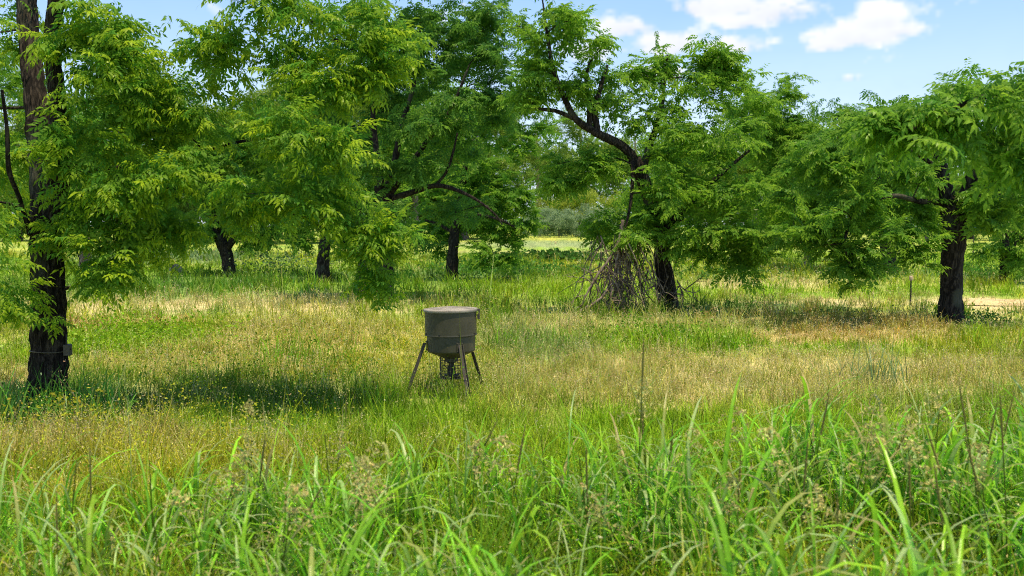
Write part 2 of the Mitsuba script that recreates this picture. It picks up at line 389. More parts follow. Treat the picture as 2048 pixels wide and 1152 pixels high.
def meadow(n, y0, y1, seed, hmean, segs):
    r = np.random.default_rng(seed)
    nt = max(50, n // 22)
    Tc = scatter(nt, y0, y1, r)
    own = r.integers(0, nt, n)
    loose = r.random(n) < 0.3
    spread = 0.055 * np.maximum(1, Tc[own, 1:2] / 14)
    P = np.where(loose[:, None], scatter(n, y0, y1, r), Tc[own] + r.normal(0, 1, (n, 3)) * spread * [1, 1, 0])
    bare = (P[:, 0] > 10.3) & (np.abs(P[:, 1] - 24.2 - 0.05 * (P[:, 0] - 10)) < 1.6) & (r.random(n) < 0.85)
    P[bare, 1] = 40 + 8 * r.random(bare.sum())
    th, tb, td = r.lognormal(0, 0.28, nt)[own], r.lognormal(0, 0.25, nt)[own], r.random(nt)[own]
    c, dry, hf = growth(P[:, 0], P[:, 1])
    c = c * np.where(loose, 1, tb)[:, None]
    hf = hf * np.where(loose, 0.8, th)
    dry = np.where(loose, dry, np.where(td < dry * 0.75, np.minimum(dry + 0.35, 1), dry * 0.3)) * np.where(P[:, 1] > 45, 0.35, 1.0)
    clump = np.clip(meshkit.fbm(np.stack([P[:, 0] * 2.2, P[:, 1] * 1.6, 0 * P[:, 0]], -1), 3, seed) * 1.8 - 0.4, 0, 1)
    tone = meshkit.fbm(np.stack([P[:, 0] * 3.7, P[:, 1] * 2.2, 0 * P[:, 0]], -1), 3, seed + 5)
    c = c * (0.55 + 0.9 * tone)[:, None] + np.array([0.06, 0.03, 0.0]) * np.clip(tone - 0.5, 0, 1)[:, None]
    isdry = r.random(n) < np.clip(dry * 0.44 - 0.04, 0, 0.34) * (0.3 + 1.4 * meshkit.fbm(np.stack([P[:, 0] * 3.1, P[:, 1] * 1.9, 0 * P[:, 0]], -1), 2, seed + 3))
    h = hmean * hf * (0.55 + 0.9 * clump) * r.lognormal(0, 0.25, n)
    w = np.maximum(r.uniform(0.004, 0.009, n), 0.00050 * P[:, 1] * r.uniform(0.8, 1.7, n))
    az = r.uniform(0, 2 * np.pi, n)
    g = ~isdry
    fresh = np.clip(dry[g] * 0.75, 0, 0.7)[:, None]
    gc = vary((c[g] * (1 - fresh) + (GREEN * 0.35 + YELLOW * 0.65) * fresh) * 0.95, r)
    # greener feet and lighter tips, as grass grows
    green = ribbons(P[g], h[g], w[g], az[g], r.uniform(1.1, 1.5, g.sum()), r.uniform(-0.3, 1.2, g.sum()), 1.3, gc * [0.9, 1.0, 0.9], gc * [1.15, 1.05, 1.0], segs)
    d = isdry
    dc = vary(np.where(r.random((d.sum(), 1)) < 0.5, TAN, PALE) * 0.75 + c[d] * 0.25, r, 0.15)
    stalks = ribbons(P[d], h[d] * 1.15, w[d] * 0.6, az[d], r.uniform(1.2, 1.5, d.sum()), r.uniform(0.3, 1.2, d.sum()), 1.3, dc * [0.6, 0.8, 0.5], dc, 2)
    # seed heads along the upper third of the dry stalks
    m = 4
    Q = np.repeat(P[d], m, 0)
    hh = np.repeat(h[d], m) * r.uniform(0.6, 1.15, len(Q))
    lean = np.stack([np.cos(np.repeat(az[d], m)), np.sin(np.repeat(az[d], m))], 1) * (hh * r.uniform(0.05, 0.4, len(hh)))[:, None]
    C = np.stack([Q[:, 0] + lean[:, 0], Q[:, 1] + lean[:, 1], hh], 1) + r.normal(0, 0.02, (len(Q), 3)) * [1, 1, 0.6]
    C[:, 2] = np.maximum(C[:, 2], 0.02)
    sz = np.maximum(0.006, 0.00055 * C[:, 1]) * r.uniform(0.7, 1.5, len(C))
    seeds = flakes(C, sz, vary(np.repeat(dc, m, 0) * 1.15, r, 0.15), 2.6, r)
    return green, joinc([stalks, seeds])


parts_g, parts_d = zip(meadow(70_000, 3.0, 8.0, 11, 0.30, 3), meadow(150_000, 7.5, 19, 12, 0.19, 2), meadow(110_000, 18, 70, 13, 0.27, 2), meadow(14_000, 60, 240, 14, 0.3, 1))
v, f, c = joinc(parts_g)
scene['meadow_grass'] = ply((v, f), 'm_grass', False, color=c)
labels['meadow_grass'] = {'label': 'green meadow grass covering the ground between the trees', 'category': 'grass', 'kind': 'stuff'}
v, f, c = joinc(parts_d)
scene['dry_grass'] = ply((v, f), 'm_dry', False, color=c)
labels['dry_grass'] = {'label': 'pale dry grass stalks with seed heads in patches across the meadow', 'category': 'dry grass', 'kind': 'stuff'}


# low broad-leaved weeds, in patches
def weeds():
    r = np.random.default_rng(21)
    out = []
    for px, py, rx, ry, n, size, hmax, c in [(290, 690, 150, 26, 2600, 0.035, 0.35, BRIGHT), (250, 675, 90, 12, 900, 0.03, 0.4, BRIGHT), (120, 900, 160, 40, 500, 0.02, 0.5, YELLOW), (350, 940, 260, 60, 3200, 0.012, 0.5, YELLOW * 1.3),
                                             (1320, 690, 120, 18, 1200, 0.03, 0.4, GREEN), (330, 522, 120, 6, 1500, 0.09, 0.7, GREY), (1010, 548, 130, 8, 1500, 0.08, 0.6, DEEP * 1.3), (1430, 560, 160, 6, 900, 0.07, 0.45, DEEP),
                                             (1960, 556, 130, 4, 900, 0.07, 0.6, DEEP * 1.2), (1960, 645, 60, 8, 500, 0.035, 0.2, DEEP), (560, 545, 60, 10, 600, 0.07, 0.9, GREY * 0.9), (1900, 635, 30, 5, 160, 0.05, 0.3, BRIGHT),
                                             (560, 760, 300, 40, 1500, 0.02, 0.5, GREEN), (1100, 522, 90, 2.5, 1600, 0.14, 0.55, DEEP * 0.8), (1650, 640, 250, 10, 900, 0.03, 0.25, DEEP), (700, 1080, 500, 60, 2600, 0.018, 0.35, GREEN), (1500, 1060, 500, 70, 3200, 0.018, 0.38, GREEN), (560, 545, 500, 12, 2500, 0.05, 0.4, BRIGHT), (700, 770, 600, 50, 4000, 0.014, 0.45, GREEN)]:
        Y0 = ground_y(py)
        X = (px - 1024 + r.normal(0, rx * 0.6, n)) * m_per_px(Y0)
        Y = Y0 + r.normal(0, 0.6, n) * (ground_y(py - ry) - ground_y(py + ry)) / 2
        plant = meshkit.noise(np.stack([X * 2.5, Y * 2.0, 0 * X], -1), 5)
        Z = r.random(n) ** 0.7 * hmax * (0.35 + plant) + 0.01
        out.append(flakes(np.stack([X, Y, Z], 1), size * r.uniform(0.6, 1.3, n), vary(np.tile(c, (n, 1)), r, 0.25), 1.7, r))
    return joinc(out)


v, f, c = weeds()
scene['meadow_weeds'] = ply((v, f), 'm_grass', False, color=c)
labels['meadow_weeds'] = {'label': 'low leafy green weeds growing among the meadow grass', 'category': 'weeds', 'kind': 'stuff'}


# ------------------------------------------------------------------ tall grass in the foreground
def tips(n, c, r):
    """Colours of blade tips: mostly green, some whitened as a painted sheen, some withered."""
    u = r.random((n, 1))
    return np.where(u < 0.12, TAN * 0.8, np.where(u < 0.36, np.array([0.46, 0.57, 0.28]), c * 1.15))  # the whitish tips paint glossy highlights into the blade colour


def tall_grass():
    r = np.random.default_rng(31)
    out, seeds = [], []
    n = 1500
    px = r.uniform(-200, 2300, n)
    right = np.clip((px - 1150) / 500, 0, 1)
    Y = 3.0 + (2.7 + 0.9 * right) * r.random(n) ** 0.8
    X = (px - 1024) * Y / FPX
    dens = meshkit.fbm(np.stack([X * 1.6, Y * 1.6, 0 * X], -1), 2, 9)
    keep = (dens + right * 0.04 > 0.42) & ((px > 380) | (r.random(n) < 0.28))
    X, Y, px, right = X[keep], Y[keep], px[keep], right[keep]
    n = len(X)
    H = r.uniform(0.32, 0.70, n) * (1 + 0.16 * right) * (0.75 + 0.5 * dens[keep])
    m = 6                                        # leaves per plant
    k = np.tile(np.arange(m), n)
    Xr, Yr, Hr = np.repeat(X, m), np.repeat(Y, m), np.repeat(H, m)
    foot = np.stack([Xr + r.normal(0, 0.02, n * m), Yr + r.normal(0, 0.02, n * m), Hr * (0.08 + 0.10 * k) * r.uniform(0.6, 1.2, n * m)], 1)
    c = vary(np.where((r.random(n * m) < 0.5)[:, None], GREEN * [1.08, 1.28, 1.2], BRIGHT * [1.0, 1.18, 1.2]), r, 0.2)
    brown = r.random(n * m) < 0.012
    c[brown] = TAN * r.uniform(0.6, 1, (brown.sum(), 1))
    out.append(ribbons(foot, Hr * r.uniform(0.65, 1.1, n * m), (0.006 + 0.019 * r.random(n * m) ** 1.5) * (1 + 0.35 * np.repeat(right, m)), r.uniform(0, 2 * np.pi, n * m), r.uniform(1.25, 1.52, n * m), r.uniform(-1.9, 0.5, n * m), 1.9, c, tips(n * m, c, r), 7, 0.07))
    stem = vary(np.tile(GREEN * 0.9, (n, 1)), r)
    out.append(ribbons(np.stack([X, Y, 0 * X], 1), H * 1.0, np.full(n, 0.006), r.uniform(0, 6.28, n), np.full(n, 1.5), r.uniform(1.25, 1.5, n), 1.0, stem, stem, 3))
    return joinc(out)


v, f, c = tall_grass()
scene['tall_grass'] = ply((v, f), 'm_tall', False, color=c)
labels['tall_grass'] = {'label': 'dense tall green grass with arching blades across the foreground', 'category': 'tall grass', 'kind': 'stuff'}


# single tall stalks that stand out: (x of foot, distance, height, lean to the right, kind of head, label or None)
def stalk(px, Y, H, lean, head, seed, label=None, nblades=5):
    r = np.random.default_rng(900 + seed)
    key = thing('grass_stalk', label or ('tall grass stalk with an open tan seed head rising above the foreground grass' if head == 'open' else 'tall green grass stalk with a slim dark spike rising above the foreground grass' if head == 'spike' else 'tall green grass plant with arching blades and no seed head in the foreground'),
                'grass stalk', {'open': 'foreground stalks with open seed heads', 'spike': 'foreground stalks with slim spikes'}.get(head, 'foreground grass plants without heads'))
    X = (px - 1024) * m_per_px(Y)
    base = np.array([X, Y, 0])
    top = base + [lean, r.normal(0, 0.03), H]
    mid = (base + top) / 2 + [-lean * 0.22, 0, 0.02]
    p, rad = resample([base, mid, top], [0.0045, 0.0036, 0.0022], 0.08)
    sc = r.uniform(0.8, 1.15)
    stem = join([tube(p, rad, 6)])
    part(key, 'stem', stem, 'm_grass', True, np.tile(np.array([0.13, 0.19, 0.03]) * sc, (len(stem[0]), 1)))
    for i in range(nblades):
        t = 0.12 + 0.62 * i / nblades + r.uniform(0, 0.06)
        foot = p[int(t * (len(p) - 1))]
        c = vary(np.tile(GREEN if r.random() < 0.5 else BRIGHT, (1, 1)), r, 0.15)
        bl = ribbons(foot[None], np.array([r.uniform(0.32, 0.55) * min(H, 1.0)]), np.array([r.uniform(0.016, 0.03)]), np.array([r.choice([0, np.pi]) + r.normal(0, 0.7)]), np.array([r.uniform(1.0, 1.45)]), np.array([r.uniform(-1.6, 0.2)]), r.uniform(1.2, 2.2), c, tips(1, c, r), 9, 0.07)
        part(key, 'blade', bl[:2], 'm_tall', True, bl[2])
    if head == 'open':
        C, V = [], []
        for i in range(22):
            t = r.uniform(0.0, 1.0)
            b0 = top + (top - p[-3]) / np.linalg.norm(top - p[-3]) * (t - 0.35) * 0.24
            d = unit(np.array([r.normal(), r.normal(), 0.5 - 0.4 * r.random()]))
            ln = 0.085 * (1.15 - t) + 0.015
            b1 = b0 + d * ln
            b2 = b1 + d * ln * 0.5 + [0, 0, -ln * 0.5]
            V.append(tube([b0, b1, b2], [0.0012, 0.001, 0.0008], 3))
            u = r.random((9, 1))
            C.append(np.where(u < 0.66, b0 + (b1 - b0) * u * 1.5, b1 + (b2 - b1) * (u - 0.66) * 3) + r.normal(0, 0.004, (9, 3)))
        C = np.vstack(C)
        v1, f1 = join(V)
        col = vary(np.tile(np.array([0.58, 0.55, 0.20]) * sc, (len(C), 1)), r, 0.2)
        hd = joinc([(v1, np.vstack([f1[:, [0, 1, 2]]]), np.tile([0.36, 0.36, 0.12], (len(v1), 1)))])
        fl = flakes(C, np.full(len(C), 0.0085), col, 2.8, r)
        q = fl[1]
        tri = np.vstack([q[:, [0, 1, 2]], q[:, [0, 2, 3]]])
        hv, hf_ = join([(hd[0], hd[1]), (fl[0], tri)])
        part(key, 'seed_head', (hv, hf_), 'm_dry', False, np.vstack([hd[2], fl[2]]))
    elif head == 'spike':
        d = unit(top - p[-3])
        t = np.linspace(0, 1, 9)
        sp = top - d * 0.10 + np.outer(t, d) * 0.26
        hd = tube(sp, 0.0042 * np.sin(np.pi * (0.12 + 0.85 * t)) + 0.001, 6)
        n = 90
        u = r.random(n)
        fl = flakes(top - d * 0.10 + np.outer(u, d) * 0.26 + r.normal(0, 0.004, (n, 3)), np.full(n, 0.004), vary(np.tile([0.34, 0.31, 0.12], (n, 1)), r, 0.2), 2.6, r, up=1.5)
        tri = np.vstack([fl[1][:, [0, 1, 2]], fl[1][:, [0, 2, 3]]])
        hv, hf_ = join([hd, (fl[0], tri)])
        part(key, 'seed_head', (hv, hf_), 'm_dry', False, np.vstack([np.tile([0.20, 0.20, 0.06], (len(hd[0]), 1)), fl[2]]))


stalk(1278, 5.2, 1.16, 0.02, 'spike', 1, 'tallest grass stalk, standing alone in front of the pale dry patch right of the feeder', 3)
stalk(1300, 5.4, 0.92, -0.03, 'open', 2, 'grass stalk with a bent head just right of the tallest stalk', 3)
stalk(1990, 4.6, 1.02, -0.12, 'spike', 3, 'grass stalk with a long head leaning left below the right-hand tree trunk', 4)
stalk(2035, 4.4, 1.0, -0.06, 'spike', 4, 'tall grass stalk at the right edge beside the left-leaning one', 4)
stalk(172, 4.6, 0.72, 0.01, 'spike', 5, 'lone dark stalk in the sparse grass at the left end of the foreground', 3)
srng = np.random.default_rng(55)
ORD = 'first second third fourth fifth sixth seventh eighth ninth tenth eleventh twelfth thirteenth fourteenth fifteenth sixteenth seventeenth eighteenth nineteenth twentieth twenty-first twenty-second twenty-third twenty-fourth twenty-fifth twenty-sixth twenty-seventh twenty-eighth twenty-ninth thirtieth thirty-first thirty-second thirty-third thirty-fourth thirty-fifth thirty-sixth'.split()
picks = []
for i in range(64):
    px, Y = srng.uniform(360, 2030), srng.uniform(4.0, 6.0)
    picks.append((px, Y, srng.uniform(0.56, 0.82) * (1.04 if px > 1500 else 1.0), srng.normal(0, 0.11), str(srng.choice(['open', 'open', 'spike', 'none', 'none']))))
for i in range(7):
    picks.append((srng.uniform(20, 330), srng.uniform(4.2, 5.6), srng.uniform(0.5, 0.72), srng.normal(0, 0.05), str(srng.choice(['spike', 'none']))))
seen = {'open': 0, 'spike': 0, 'none': 0}
WORDS = {'open': 'grass stalk with an open tan seed head', 'spike': 'grass stalk with a slim upright spike', 'none': 'headless grass plant with arching blades'}
for i, (px, Y, H, lean, head) in enumerate(sorted(picks)):
    way = 'leaning right' if lean > 0.06 else 'leaning left' if lean < -0.06 else 'upright'
    stalk(px, Y, H, lean, head, 10 + i, f'{WORDS[head]}, {way}, {ORD[seen[head]]} such from the left')
    seen[head] += 1


# mid-distance coarse grass tufts that stand out of the meadow
def tuft(px, py, n, H, seed, c, label, spread=0.22):
    r = np.random.default_rng(700 + seed)
    Y = ground_y(py)
    P = np.stack([(px - 1024) * m_per_px(Y) + r.normal(0, spread, n), Y + r.normal(0, spread, n), 0 * np.arange(n)], 1)
    cc = vary(np.tile(c, (n, 1)), r, 0.2)
    b = ribbons(P, H * r.uniform(0.5, 1.15, n), r.uniform(0.009, 0.017, n) * max(1, Y / 13), r.uniform(0, 6.28, n), r.uniform(1.2, 1.52, n), r.uniform(-0.8, 1.3, n), 1.6, cc, cc * 1.15, 5)
    k = new_key('grass_tuft')
    scene[k] = ply(b[:2], 'm_grass', True, color=b[2])
    labels[k] = {'label': label, 'category': 'grass tuft', 'group': 'coarse grass tufts standing out of the meadow', **({'kind': 'stuff'} if spread >= 0.3 else {})}


tuft(1010, 706, 60, 0.62, 1, GREEN * 1.1, 'upright grass tuft just right of the feeder barrel')
tuft(1098, 700, 60, 0.55, 2, GREEN, 'second upright grass tuft to the right of the feeder')
tuft(590, 735, 90, 0.60, 3, GREEN * 1.1, 'coarse grass tuft in the dry patch left of the feeder', 0.35)
tuft(1295, 703, 110, 0.50, 4, BRIGHT, 'broad bright tuft in front of the broken-limbed tree', 0.4)
tuft(1445, 700, 80, 0.45, 5, GREEN, 'grass tuft right of the broad bright tuft', 0.3)
tuft(1750, 775, 60, 0.62, 6, GREY, 'greyish grass tuft alone in the pale dry patch on the right', 0.2)
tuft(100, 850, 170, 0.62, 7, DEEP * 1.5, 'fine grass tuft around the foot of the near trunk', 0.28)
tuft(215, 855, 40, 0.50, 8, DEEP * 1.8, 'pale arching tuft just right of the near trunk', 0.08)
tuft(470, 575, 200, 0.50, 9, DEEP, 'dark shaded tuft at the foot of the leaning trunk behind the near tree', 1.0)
tuft(1990, 700, 70, 0.5, 10, BRIGHT, 'bright tuft at the right edge below the right-hand trunk', 0.3)
tuft(60, 860, 120, 0.55, 11, DEEP * 1.5, 'grass tuft at the left side of the near trunk', 0.3)


# ------------------------------------------------------------------ foliage sprays
def leaflets(B, D, N, L, W, cols, detail):
    """Lance-shaped leaflets folded along the midrib: from the points B along D, faces towards N. detail 2: bent as well."""
    n = len(B)
    S = unit(np.cross(D, N))
    N = np.cross(S, D)
    L, W = L[:, None], W[:, None]
    if detail >= 2:
        m = B + D * L * 0.5 + N * L * 0.03
        tip = B + D * L * 0.96 - N * L * 0.16
        l_, r_ = B + D * L * 0.42 - S * W / 2 + N * W * 0.16, B + D * L * 0.42 + S * W / 2 + N * W * 0.16
        v = np.stack([B, l_, m, r_, tip], 1).reshape(-1, 3)
        q = np.array([[0, 1, 2], [1, 4, 2], [0, 2, 3], [2, 4, 3]])
        k = 5
    else:
        tip = B + D * L - N * L * 0.1
        l_, r_ = B + D * L * 0.45 - S * W / 2 + N * W * 0.15, B + D * L * 0.45 + S * W / 2 + N * W * 0.15
        v = np.stack([B, l_, tip, r_], 1).reshape(-1, 3)
        q = np.array([[0, 1, 2], [0, 2, 3]])
        k = 4
    return v, (q[None] + (np.arange(n) * k)[:, None, None]).reshape(-1, 3), np.repeat(cols, k, 0)


def spray_mesh(seed, nleaf, npair, detail, ca, cb, size=1.0):
    """A twig along +x with drooping compound leaves. ca, cb: colours of old and young leaves."""
    r = np.random.default_rng(seed)
    B, D, N, L, W, C, stems = [], [], [], [], [], [], []
    for i in range(nleaf):
        t = (i + 0.5) / nleaf
        p = np.array([0.34 * t, 0.02 * r.normal(), 0.05 * t - 0.10 * t * t])
        az = (1 if i % 2 else -1) * r.uniform(0.25, 1.25) * (1.15 - 0.6 * t)
        el = r.uniform(0.0, 0.65)
        rl = r.uniform(0.20, 0.32)
        young = np.clip(t * 0.75 + r.normal(0, 0.2), 0, 1)
        cl = (ca + (cb - ca) * young) * r.uniform(0.85, 1.15)
        pts = [p]
        for s in range(npair + 1):
            pts.append(pts[-1] + np.array([math.cos(az) * math.cos(el), math.sin(az) * math.cos(el), math.sin(el)]) * rl / (npair + 1))
            el -= r.uniform(0.55, 1.25) / (npair + 1)
        pts = np.array(pts)
        for s in range(1, npair + 1):
            d = unit(pts[s] - pts[s - 1])
            side = unit(np.cross([0, 0, 1.0], d))
            for sg in (-1, 1):
                dd = unit(d * r.uniform(0.45, 0.8) + sg * side * 0.8 + np.array([0, 0, -r.uniform(0.1, 0.65)]))
                B.append(pts[s])
                D.append(dd)
                N.append(unit(np.array([0, 0, 1.0]) + r.normal(0, 0.28, 3)))
                L.append(r.uniform(0.085, 0.125) * (0.7 + 0.3 * s / npair))
                W.append(L[-1] * (r.uniform(0.32, 0.42) if detail > 1 else r.uniform(0.46, 0.62)))
                C.append(cl * r.uniform(0.9, 1.1))
        B.append(pts[-1]); D.append(unit(pts[-1] - pts[-2] + np.array([0, 0, -0.01]))); N.append(unit(np.array([0.1, 0, 1.0]))); L.append(0.12); W.append(0.036); C.append(cl)
    k = size
    v, f, c = leaflets(np.array(B) * k, np.array(D), np.array(N), np.array(L) * k, np.array(W) * k, np.array(C), detail)
    return (v, f), np.clip(c, 0.004, 0.7)


def puff_mesh(seed, n, ca, cb, radius, leaf):
    """A loose ball of single leaves, for the foliage of far trees and bushes."""
    r = np.random.default_rng(seed)
    d = unit(r.normal(0, 1, (n, 3)))
    P = d * (radius * r.random((n, 1)) ** 0.5) * [1, 1, 0.7]
    D = unit(d * 0.7 + r.normal(0, 0.6, (n, 3)) + [0, 0, -0.35])
    N = unit(d * 0.6 + r.normal(0, 0.4, (n, 3)) + [0, 0, 0.9])
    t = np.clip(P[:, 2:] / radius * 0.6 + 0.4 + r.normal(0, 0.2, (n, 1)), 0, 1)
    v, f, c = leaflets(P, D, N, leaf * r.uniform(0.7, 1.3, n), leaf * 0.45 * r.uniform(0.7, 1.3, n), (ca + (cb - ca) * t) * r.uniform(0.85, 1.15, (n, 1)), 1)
    return (v, f), np.clip(c, 0.004, 0.7)


a_ = np.array
TINTS = {  # old leaves, young leaves
    'near': (a_([0.115, 0.31, 0.038]), a_([0.40, 0.56, 0.028])),
    'mid': (a_([0.115, 0.30, 0.040]), a_([0.29, 0.50, 0.04])),
    'light': (a_([0.125, 0.32, 0.040]), a_([0.33, 0.54, 0.04])),
    'deep': (a_([0.10, 0.27, 0.05]), a_([0.22, 0.42, 0.05])),
    'far': (a_([0.16, 0.29, 0.045]), a_([0.32, 0.45, 0.055])),
    'lime': (a_([0.32, 0.44, 0.06]), a_([0.50, 0.58, 0.09])),
    'grey': (a_([0.23, 0.36, 0.17]), a_([0.44, 0.57, 0.33])),
}
SPRAYS = {}


def spray_group(kind, tint, variant):
    key = f'spray_{kind}_{tint}_{variant}'
    if key not in SPRAYS:
        ca, cb = TINTS[tint]
        s = 100 * len(SPRAYS) + variant
        if kind == 'fine':
            m, c = spray_mesh(s, 6, 5, 2, ca, cb)
        elif kind == 'mid':
            m, c = spray_mesh(s, 7, 4, 1, ca, cb, 1.15)
        else:
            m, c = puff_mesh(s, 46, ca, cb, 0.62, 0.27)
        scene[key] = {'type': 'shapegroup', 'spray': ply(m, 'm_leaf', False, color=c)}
        SPRAYS[key] = True
    return key


def instance_matrix(p, az, pitch, roll, s):
    ca, sa, cp, sp, cr, sr = np.cos(az), np.sin(az), np.cos(pitch), np.sin(pitch), np.cos(roll), np.sin(roll)
    Rz = np.array([[ca, -sa, 0], [sa, ca, 0], [0, 0, 1]])
    Ry = np.array([[cp, 0, sp], [0, 1, 0], [-sp, 0, cp]])
    Rx = np.array([[1, 0, 0], [0, cr, -sr], [0, sr, cr]])
    m = np.eye(4)
    m[:3, :3] = Rz @ Ry @ Rx * s
    m[:3, 3] = p
    return m


def foliage(prefix, blobs, r, dens, kind, tint, size, clump=None, skeleton=None, per=15):
    """Leaf sprays gathered in clumps inside the ellipsoids (centre, radii, density factor). Returns the clump centres."""
    centres, n = [], 0
    for c, rad, k in blobs:
        V = 4.19 * rad[0] * rad[1] * rad[2]
        rc = clump or 0.42 * size
        m = max(2, int(round(V * dens * k / per)))
        rad = np.maximum(rad - (0.05 * rc) * (kind != 'puff'), 0.3 * rad)
        for _ in range(m):
            d = unit(r.normal(0, 1, 3))
            cc = c + d * rad * r.random() ** 0.42 * 0.92
            if cc[2] < 0.35:
                continue
            centres.append(cc)
            for q in range(max(3, int(per * r.uniform(0.6, 1.4)))):
                e = unit(r.normal(0, 1, 3) + [0, 0, 0.25])
                p = cc + e * rc * r.uniform(0.2, 1.2) * np.array([1.15, 1.15, 0.9])
                if kind != 'puff' and q % 3 == 2:              # between the clumps
                    p = c + unit(r.normal(0, 1, 3)) * rad * r.random() ** 0.4 * 1.05
                out = unit(e + 0.6 * d + r.normal(0, 0.45, 3))
                if kind != 'puff':
                    p = p - out / np.linalg.norm(out) * 0.30 * size + [0, 0, 0.10 * size]
                key = f'{prefix}__{n:04d}'
                g = spray_group(kind, tint, int(r.integers(0, 3)))
                scene[key] = {'type': 'instance', 'shapegroup': {'type': 'ref', 'id': g},
                              'to_world': T(instance_matrix(p, math.atan2(out[1], out[0]) + r.normal(0, 0.5), 0.22 - 0.5 * math.asin(max(-1, min(1, out[2] / np.linalg.norm(out)))) + r.normal(0, 0.25), r.normal(0, 0.45), size * r.uniform(0.8, 1.2)))}
                n += 1
    return np.array(centres)


def branches(centres, skel, srad, r, rmin=0.006, sides=4):
    """Thin branches from the skeleton points to each clump, the nearest first; later ones grow from earlier ones."""
    pts, rad, out = [*skel], [*srad], []
    order = np.argsort([np.min(np.linalg.norm(skel - c, axis=1)) for c in centres])
    for i in order:
        c = centres[i]
        A = np.array(pts)
        d = np.linalg.norm(A - c, axis=1) + 0.8 * np.maximum(A[:, 2] - c[2], 0)
        j = int(np.argmin(d))
        L = np.linalg.norm(A[j] - c)
        if L < 0.12:
            continue
        mid = (A[j] + c) / 2 + r.normal(0, 0.10 * L, 3) + [0, 0, 0.10 * L]
        r0 = min(rad[j] * 0.7, 0.008 + 0.018 * L)
        p, q = resample([A[j], mid, c], [r0, r0 * 0.7, rmin], max(0.15, L / 6))
        out.append(tube(p, q, sides))
        pts.extend(p[1::2])
        rad.extend(q[1::2])
    return join(out) if out else None


def tree(name, label, group, base, Y, stems, blobs, tint='mid', kind='mid', dens=8.0, size=1.0, seed=0, bark='m_bark', clump=None, sides=14, trunk_bump=0.16, flare=0.35, cat='tree', crown_label=None):
    """stems: lists of (x, y, dY, diameter in pixels); the first is the trunk. blobs: (x, y, rx, ry, dY, density factor[, radius in depth])."""
    r = np.random.default_rng(1000 + seed)
    key = thing(name, label, cat, group)
    k = m_per_px(Y)
    skel, srad = [], []
    for i, st in enumerate(stems):
        pts = [at(x, y, Y + dy) for x, y, dy, _ in st]
        if i == 0:
            pts[0][2] = -0.05
        rad = [w * k / 2 for *_, w in st]
        near = Y < 13
        p, q = resample(pts, rad, 0.025 if near else max(0.08, 0.003 * Y))
        part(key, 'trunk' if i == 0 else 'limb', tube(p, q, (160 if i == 0 else 80) if near else (28 if i == 0 else 12) if Y < 30 else sides, trunk_bump, seed + i, flare if i == 0 else 0.0, 40 if near else 14), bark, True)
        skel.append(p[::3] if i else p[len(p) // 3::3])
        srad.append(q[::3] if i else q[len(q) // 3::3])
    B = []
    for b in blobs:
        x, y, rx, ry, dy, f = b[:6]
        rz = b[6] if len(b) > 6 else 1.05 * (rx + ry) / 2 * k
        B.append((at(x, y, Y + dy), np.array([rx * k, rz, ry * k]), f))
    centres = foliage(f'{key}__crown', B, r, dens, kind, tint, size, clump)
    labels[f'{key}__crown'] = {'kind': 'stuff', **({'label': crown_label} if crown_label else {})}
    br = branches(centres, np.vstack(skel), np.concatenate(srad), r, 0.004 if Y < 13 else 0.008)
    if br is not None:
        part(key, 'branches', br, bark, True, kind='stuff')
    return key


